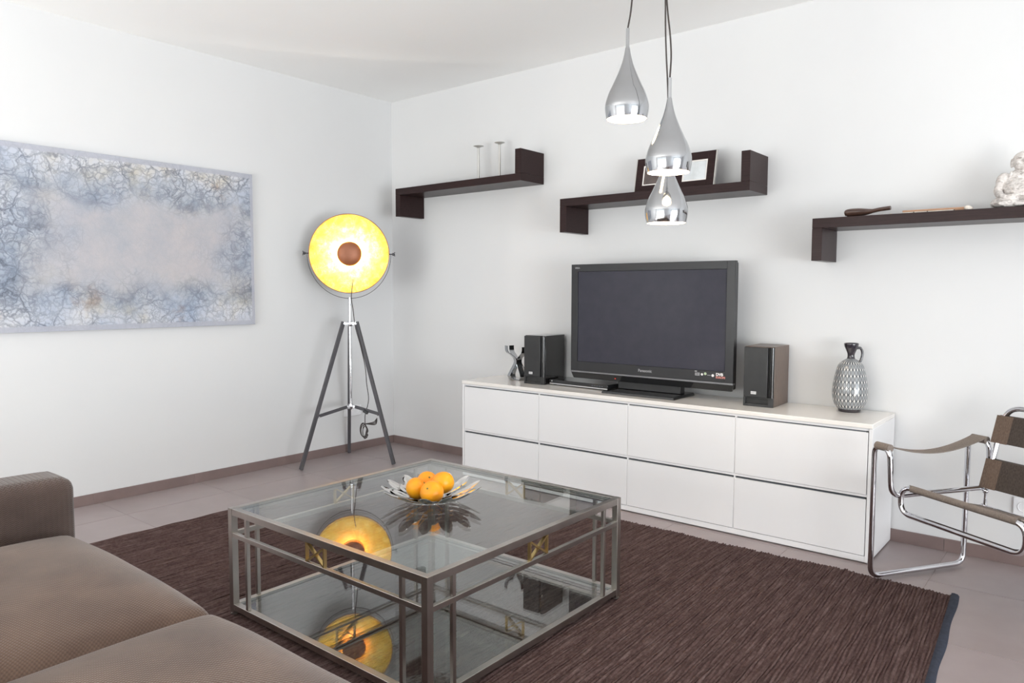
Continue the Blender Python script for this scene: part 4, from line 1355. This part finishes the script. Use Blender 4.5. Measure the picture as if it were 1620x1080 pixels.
def sofa():
    t = thing('sofa', 'taupe woven fabric sofa with low arm and loose seat cushions in the foreground', 'sofa', (0, 0, 0))
    XL, XR = 1.672, 4.87
    rounded_block(XL + 0.02, XR - 0.02, -3.98, -3.10, 0.07, 0.27, 0.02, nx=10).build('base', M['sofa_front'], t, smooth=True, angle=50)
    rounded_block(XL, 1.868, -4.02, -3.036, 0.06, 0.612, 0.045, crown=0.006, nx=26).build('arm', M['sofa_side'], t, smooth=True, angle=60)
    rounded_block(4.676, XR, -4.02, -3.036, 0.06, 0.612, 0.045, crown=0.006, nx=26).build('arm', M['sofa_side'], t, smooth=True, angle=60)
    rounded_block(1.87, 4.674, -4.02, -3.80, 0.275, 0.78, 0.05, nx=18).build('backrest', M['sofa_front'], t, smooth=True, angle=60)
    js = [1.872, 2.795, 3.728, 4.672]
    for i in range(3):
        rounded_block(js[i] + 0.002, js[i + 1] - 0.002, -3.80, -3.062, 0.272, 0.432, 0.035, crown=0.058, bulge=0.040, nx=36, seed=i + 1, dent=0.007).build('seat_cushion', M['sofa_top'], t, smooth=True, angle=60)
        # piped seam round the top edge of each cushion
    for x in (XL + 0.08, XR - 0.08):
        for y in (-3.12, -3.95):
            MB().box(x - 0.025, x + 0.025, y - 0.025, y + 0.025, 0.0, 0.071).build('foot', M['sofa_leg'], t, bevel=0.003)
sofa()

# ------------------------------------------------------------------ tubular steel armchair
def armchair():
    t = thing('tubular_armchair', 'chrome tubular armchair with brown canvas straps at the right of the sideboard', 'armchair', (3.761, -0.626, 0.008), math.atan2(-0.5390537, 0.8422714))
    TR = 0.0115
    CW = 0.79      # full width
    DB = 0.524     # depth of the runner
    def mir(p):
        return (CW - p[0], p[1], p[2])
    for side in (0, 1):
        f = (lambda p: p) if side == 0 else mir
        loop = [(0, 0, TR), (0, DB, TR)]
        path = [(0, DB * 0.5, TR), (0, 0, TR), (-0.004, -0.008, 0.30), (0.0, 0.0, 0.585), (0.085, -0.004, 0.580), (0.092, 0.004, 0.385), (0.094, 0.08, 0.384), (0.096, DB - 0.012, 0.382)]
        p2 = [(0, DB * 0.5, TR), (0, DB, TR), (0, DB, 0.585), (0.088, DB + 0.015, 0.585), (0.092, DB + 0.02, 0.40), (0.096, DB - 0.012, 0.382)]
        fil1 = fillet([path[0], path[1], path[3], path[4], path[5], path[7]], {1: 0.05, 2: 0.045, 3: 0.045, 4: 0.05}, 8)
        fil2 = fillet(p2[:5], {1: 0.05, 2: 0.045, 3: 0.045}, 8)
        mb = MB().tube([f(p) for p in fil1], TR, 14).tube([f(p) for p in fil2], TR, 14)
        mb.build('side_frame', M['chrome'], t, smooth=True, angle=50)
        # arm strap, wrapped round the two top bends
        n = 22
        vs = []
        prof = []
        for i in range(n + 1):
            u = i / n
            y = -0.006 + (DB + 0.016) * u
            z = 0.597 - 0.050 * math.sin(PI * u) ** 0.9 + 0.004 * u
            prof.append((y, z))
        sag = [Vector((0.046, y, z)) for (y, z) in prof]
        a0, a1 = 0.012, 0.084
        th = 0.004
        m2 = MB()
        P = []
        for (y, z), u in zip(prof, [i / n for i in range(n + 1)]):
            squeeze = 1.0 - 0.12 * math.sin(PI * u)
            hw = (a1 - a0) / 2 * squeeze
            for (s, dz) in ((-1, 0.0), (-0.5, -0.003 * math.sin(PI * u)), (0, -0.004 * math.sin(PI * u)), (0.5, -0.003 * math.sin(PI * u)), (1, 0.0)):
                P.append((0.048 + s * hw, y, z + dz))
        k = 5
        top = len(P)
        P += [(x, y, z - th) for (x, y, z) in P]
        F_ = []
        for i in range(n):
            for j in range(k - 1):
                a = i * k + j
                F_.append((a, a + 1, a + k + 1, a + k))
                F_.append((top + a, top + a + k, top + a + k + 1, top + a + 1))
            for j in (0, k - 1):
                a = i * k + j
                F_.append((a, a + k, top + a + k, top + a))
        m2.add([f(p) for p in P], F_)
        # wraps
        for yy, z0 in ((0.0, 0.583), (DB + 0.008, 0.585)):
            w_ = [(yy + 0.0165 * math.cos(a), z0 + 0.0165 * math.sin(a)) for a in [PI * 2 * q / 20 for q in range(20)]]
            vs = [f((x, y, z)) for x in (a0, a1) for (y, z) in w_]
            fs = [(q, (q + 1) % 20, 20 + (q + 1) % 20, 20 + q) for q in range(20)] + [tuple(range(20)), tuple(range(20, 40))]
            m2.add(vs, fs)
        m2.build('arm_strap', M['strap_seat'] if side == 0 else M['strap_seat'], t, smooth=True, angle=40)
    # seat loop at the front: upper and lower bars joined by bends
    xl, xr = 0.098, CW - 0.098
    y0 = 0.05
    lp = fillet([(CW / 2, y0, 0.425), (xl, y0, 0.425), (xl, y0, 0.314), (CW / 2, y0, 0.314)], {1: 0.05, 2: 0.05}, 10)
    xq = 0.632
    lp2 = fillet([(CW / 2, y0, 0.425), (xq, y0, 0.425), (xq, y0, 0.314), (CW / 2, y0, 0.314)], {1: 0.05, 2: 0.05}, 10)
    MB().tube(lp, TR, 14).tube(lp2, TR, 14).tube([(xq, y0, 0.375), (CW - 0.094, 0.08, 0.384)], TR, 14).build('seat_loop', M['chrome'], t, smooth=True, angle=50)
    # rear cross bar and brackets
    yb = 0.50
    MB().tube([(0.10, yb, 0.300), (CW - 0.10, yb, 0.300)], TR * 0.9, 12).build('rear_bar', M['chrome'], t, smooth=True)
    for f in ((lambda p: p), mir):
        b = MB().tube([f((0.112, yb, 0.385)), f((0.112, yb, 0.350)), f((0.112, yb, 0.300))], [0.008, 0.006, 0.009], 12)
        b.ellipsoid(f((0.108, yb, 0.300)), (0.018, 0.017, 0.017), n=14, k=8).ellipsoid(f((0.112, yb, 0.372)), (0.013, 0.013, 0.013), n=14, k=8)
        b.build('bracket', M['chrome'], t, smooth=True, angle=60)
    # back frame
    bk = fillet([(0.112, yb, 0.382), (0.132, 0.575, 0.738), (CW - 0.132, 0.575, 0.738), (CW - 0.112, yb, 0.382)], {1: 0.075, 2: 0.075}, 12)
    MB().tube(bk, TR, 14).build('back_frame', M['chrome'], t, smooth=True, angle=50)
    # straps of the back: wrap the uprights
    def up_at(z):
        u = (z - 0.382) / (0.738 - 0.382)
        return 0.112 + 0.020 * u, yb + 0.075 * u
    for (za, zb) in ((0.388, 0.512), (0.584, 0.700)):
        vs = []
        nx = 14
        for (off) in (-0.016, 0.014):
            for i in range(nx + 1):
                s = i / nx
                for z in (za, zb):
                    xa, ya = up_at(z)
                    x = (xa - 0.018) + (CW - 2 * xa + 0.036) * s
                    vs.append((x, ya + off + 0.006 * math.sin(PI * s) * (1 if off < 0 else 0.6), z))
        L = (nx + 1) * 2
        fs = []
        for i in range(nx):
            a = i * 2
            fs.append((a, a + 2, a + 3, a + 1))
            fs.append((L + a, L + a + 1, L + a + 3, L + a + 2))
            fs.append((a, L + a, L + a + 2, a + 2))
            fs.append((a + 1, a + 3, L + a + 3, L + a + 1))
        fs += [(0, 1, L + 1, L), (nx * 2, L + nx * 2, L + nx * 2 + 1, nx * 2 + 1)]
        st = MB().add(vs, fs).build('back_strap', M['strap'], t, bevel=0.003)
        for sd in (0, 1):
            vs = []
            for z in (za - 0.0006, zb + 0.0006):
                xa, ya = up_at(z)
                q0, q1 = xa - 0.0195, xa + 0.052
                if sd:
                    q0, q1 = CW - q0, CW - q1
                vs += [(q0, ya - 0.0178, z), (q1, ya - 0.0166 + 0.0015, z), (q1, ya - 0.0140, z), (q0, ya - 0.0150, z)]
            MB().add(vs, [(0, 1, 2, 3), (4, 7, 6, 5), (0, 4, 5, 1), (1, 5, 6, 2), (2, 6, 7, 3), (3, 7, 4, 0)]).build('folded_hem', M['strap_hem'], st, label='lighter brown folded hem')
    # seat sling
    vs, fs = [], []
    ny, nx = 14, 12
    for lay in (0, -0.006):
        for j in range(ny + 1):
            v = j / ny
            for i in range(nx + 1):
                u = i / nx
                x = (0.138 - 0.036 * v) + ((0.610 + 0.06 * v) - (0.138 - 0.036 * v)) * u
                y = y0 + (yb - y0) * v
                z = 0.440 + (0.306 - 0.440) * v - 0.012 * math.sin(PI * v) - 0.010 * math.sin(PI * u) * math.sin(PI * min(1, v + 0.15)) + lay
                vs.append((x, y, z))
    L = (nx + 1) * (ny + 1)
    for j in range(ny):
        for i in range(nx):
            a = j * (nx + 1) + i
            fs.append((a, a + 1, a + nx + 2, a + nx + 1))
            fs.append((L + a, L + a + nx + 1, L + a + nx + 2, L + a + 1))
        for i in (0, nx):
            a = j * (nx + 1) + i
            fs.append((a, a + nx + 1, L + a + nx + 1, L + a))
    for i in range(nx):
        for j in (0, ny):
            a = j * (nx + 1) + i
            fs.append((a, a + 1, L + a + 1, L + a))
    MB().add(vs, fs).build('seat_sling', M['strap_seat'], t, smooth=True, angle=50)
    # front edge of the sling wrapped over the loop's upper bar
    w_ = [(y0 + 0.0138 * math.cos(a), 0.426 + 0.0138 * math.sin(a)) for a in [PI * 2 * q / 20 for q in range(20)]]
    vs = [(x, y, z) for x in (0.150, 0.600) for (y, z) in w_]
    fs = [(q, (q + 1) % 20, 20 + (q + 1) % 20, 20 + q) for q in range(20)] + [tuple(range(20)), tuple(range(20, 40))]
    MB().add(vs, fs).build('sling_wrap', M['strap_seat'], t, smooth=True, angle=40)
armchair()
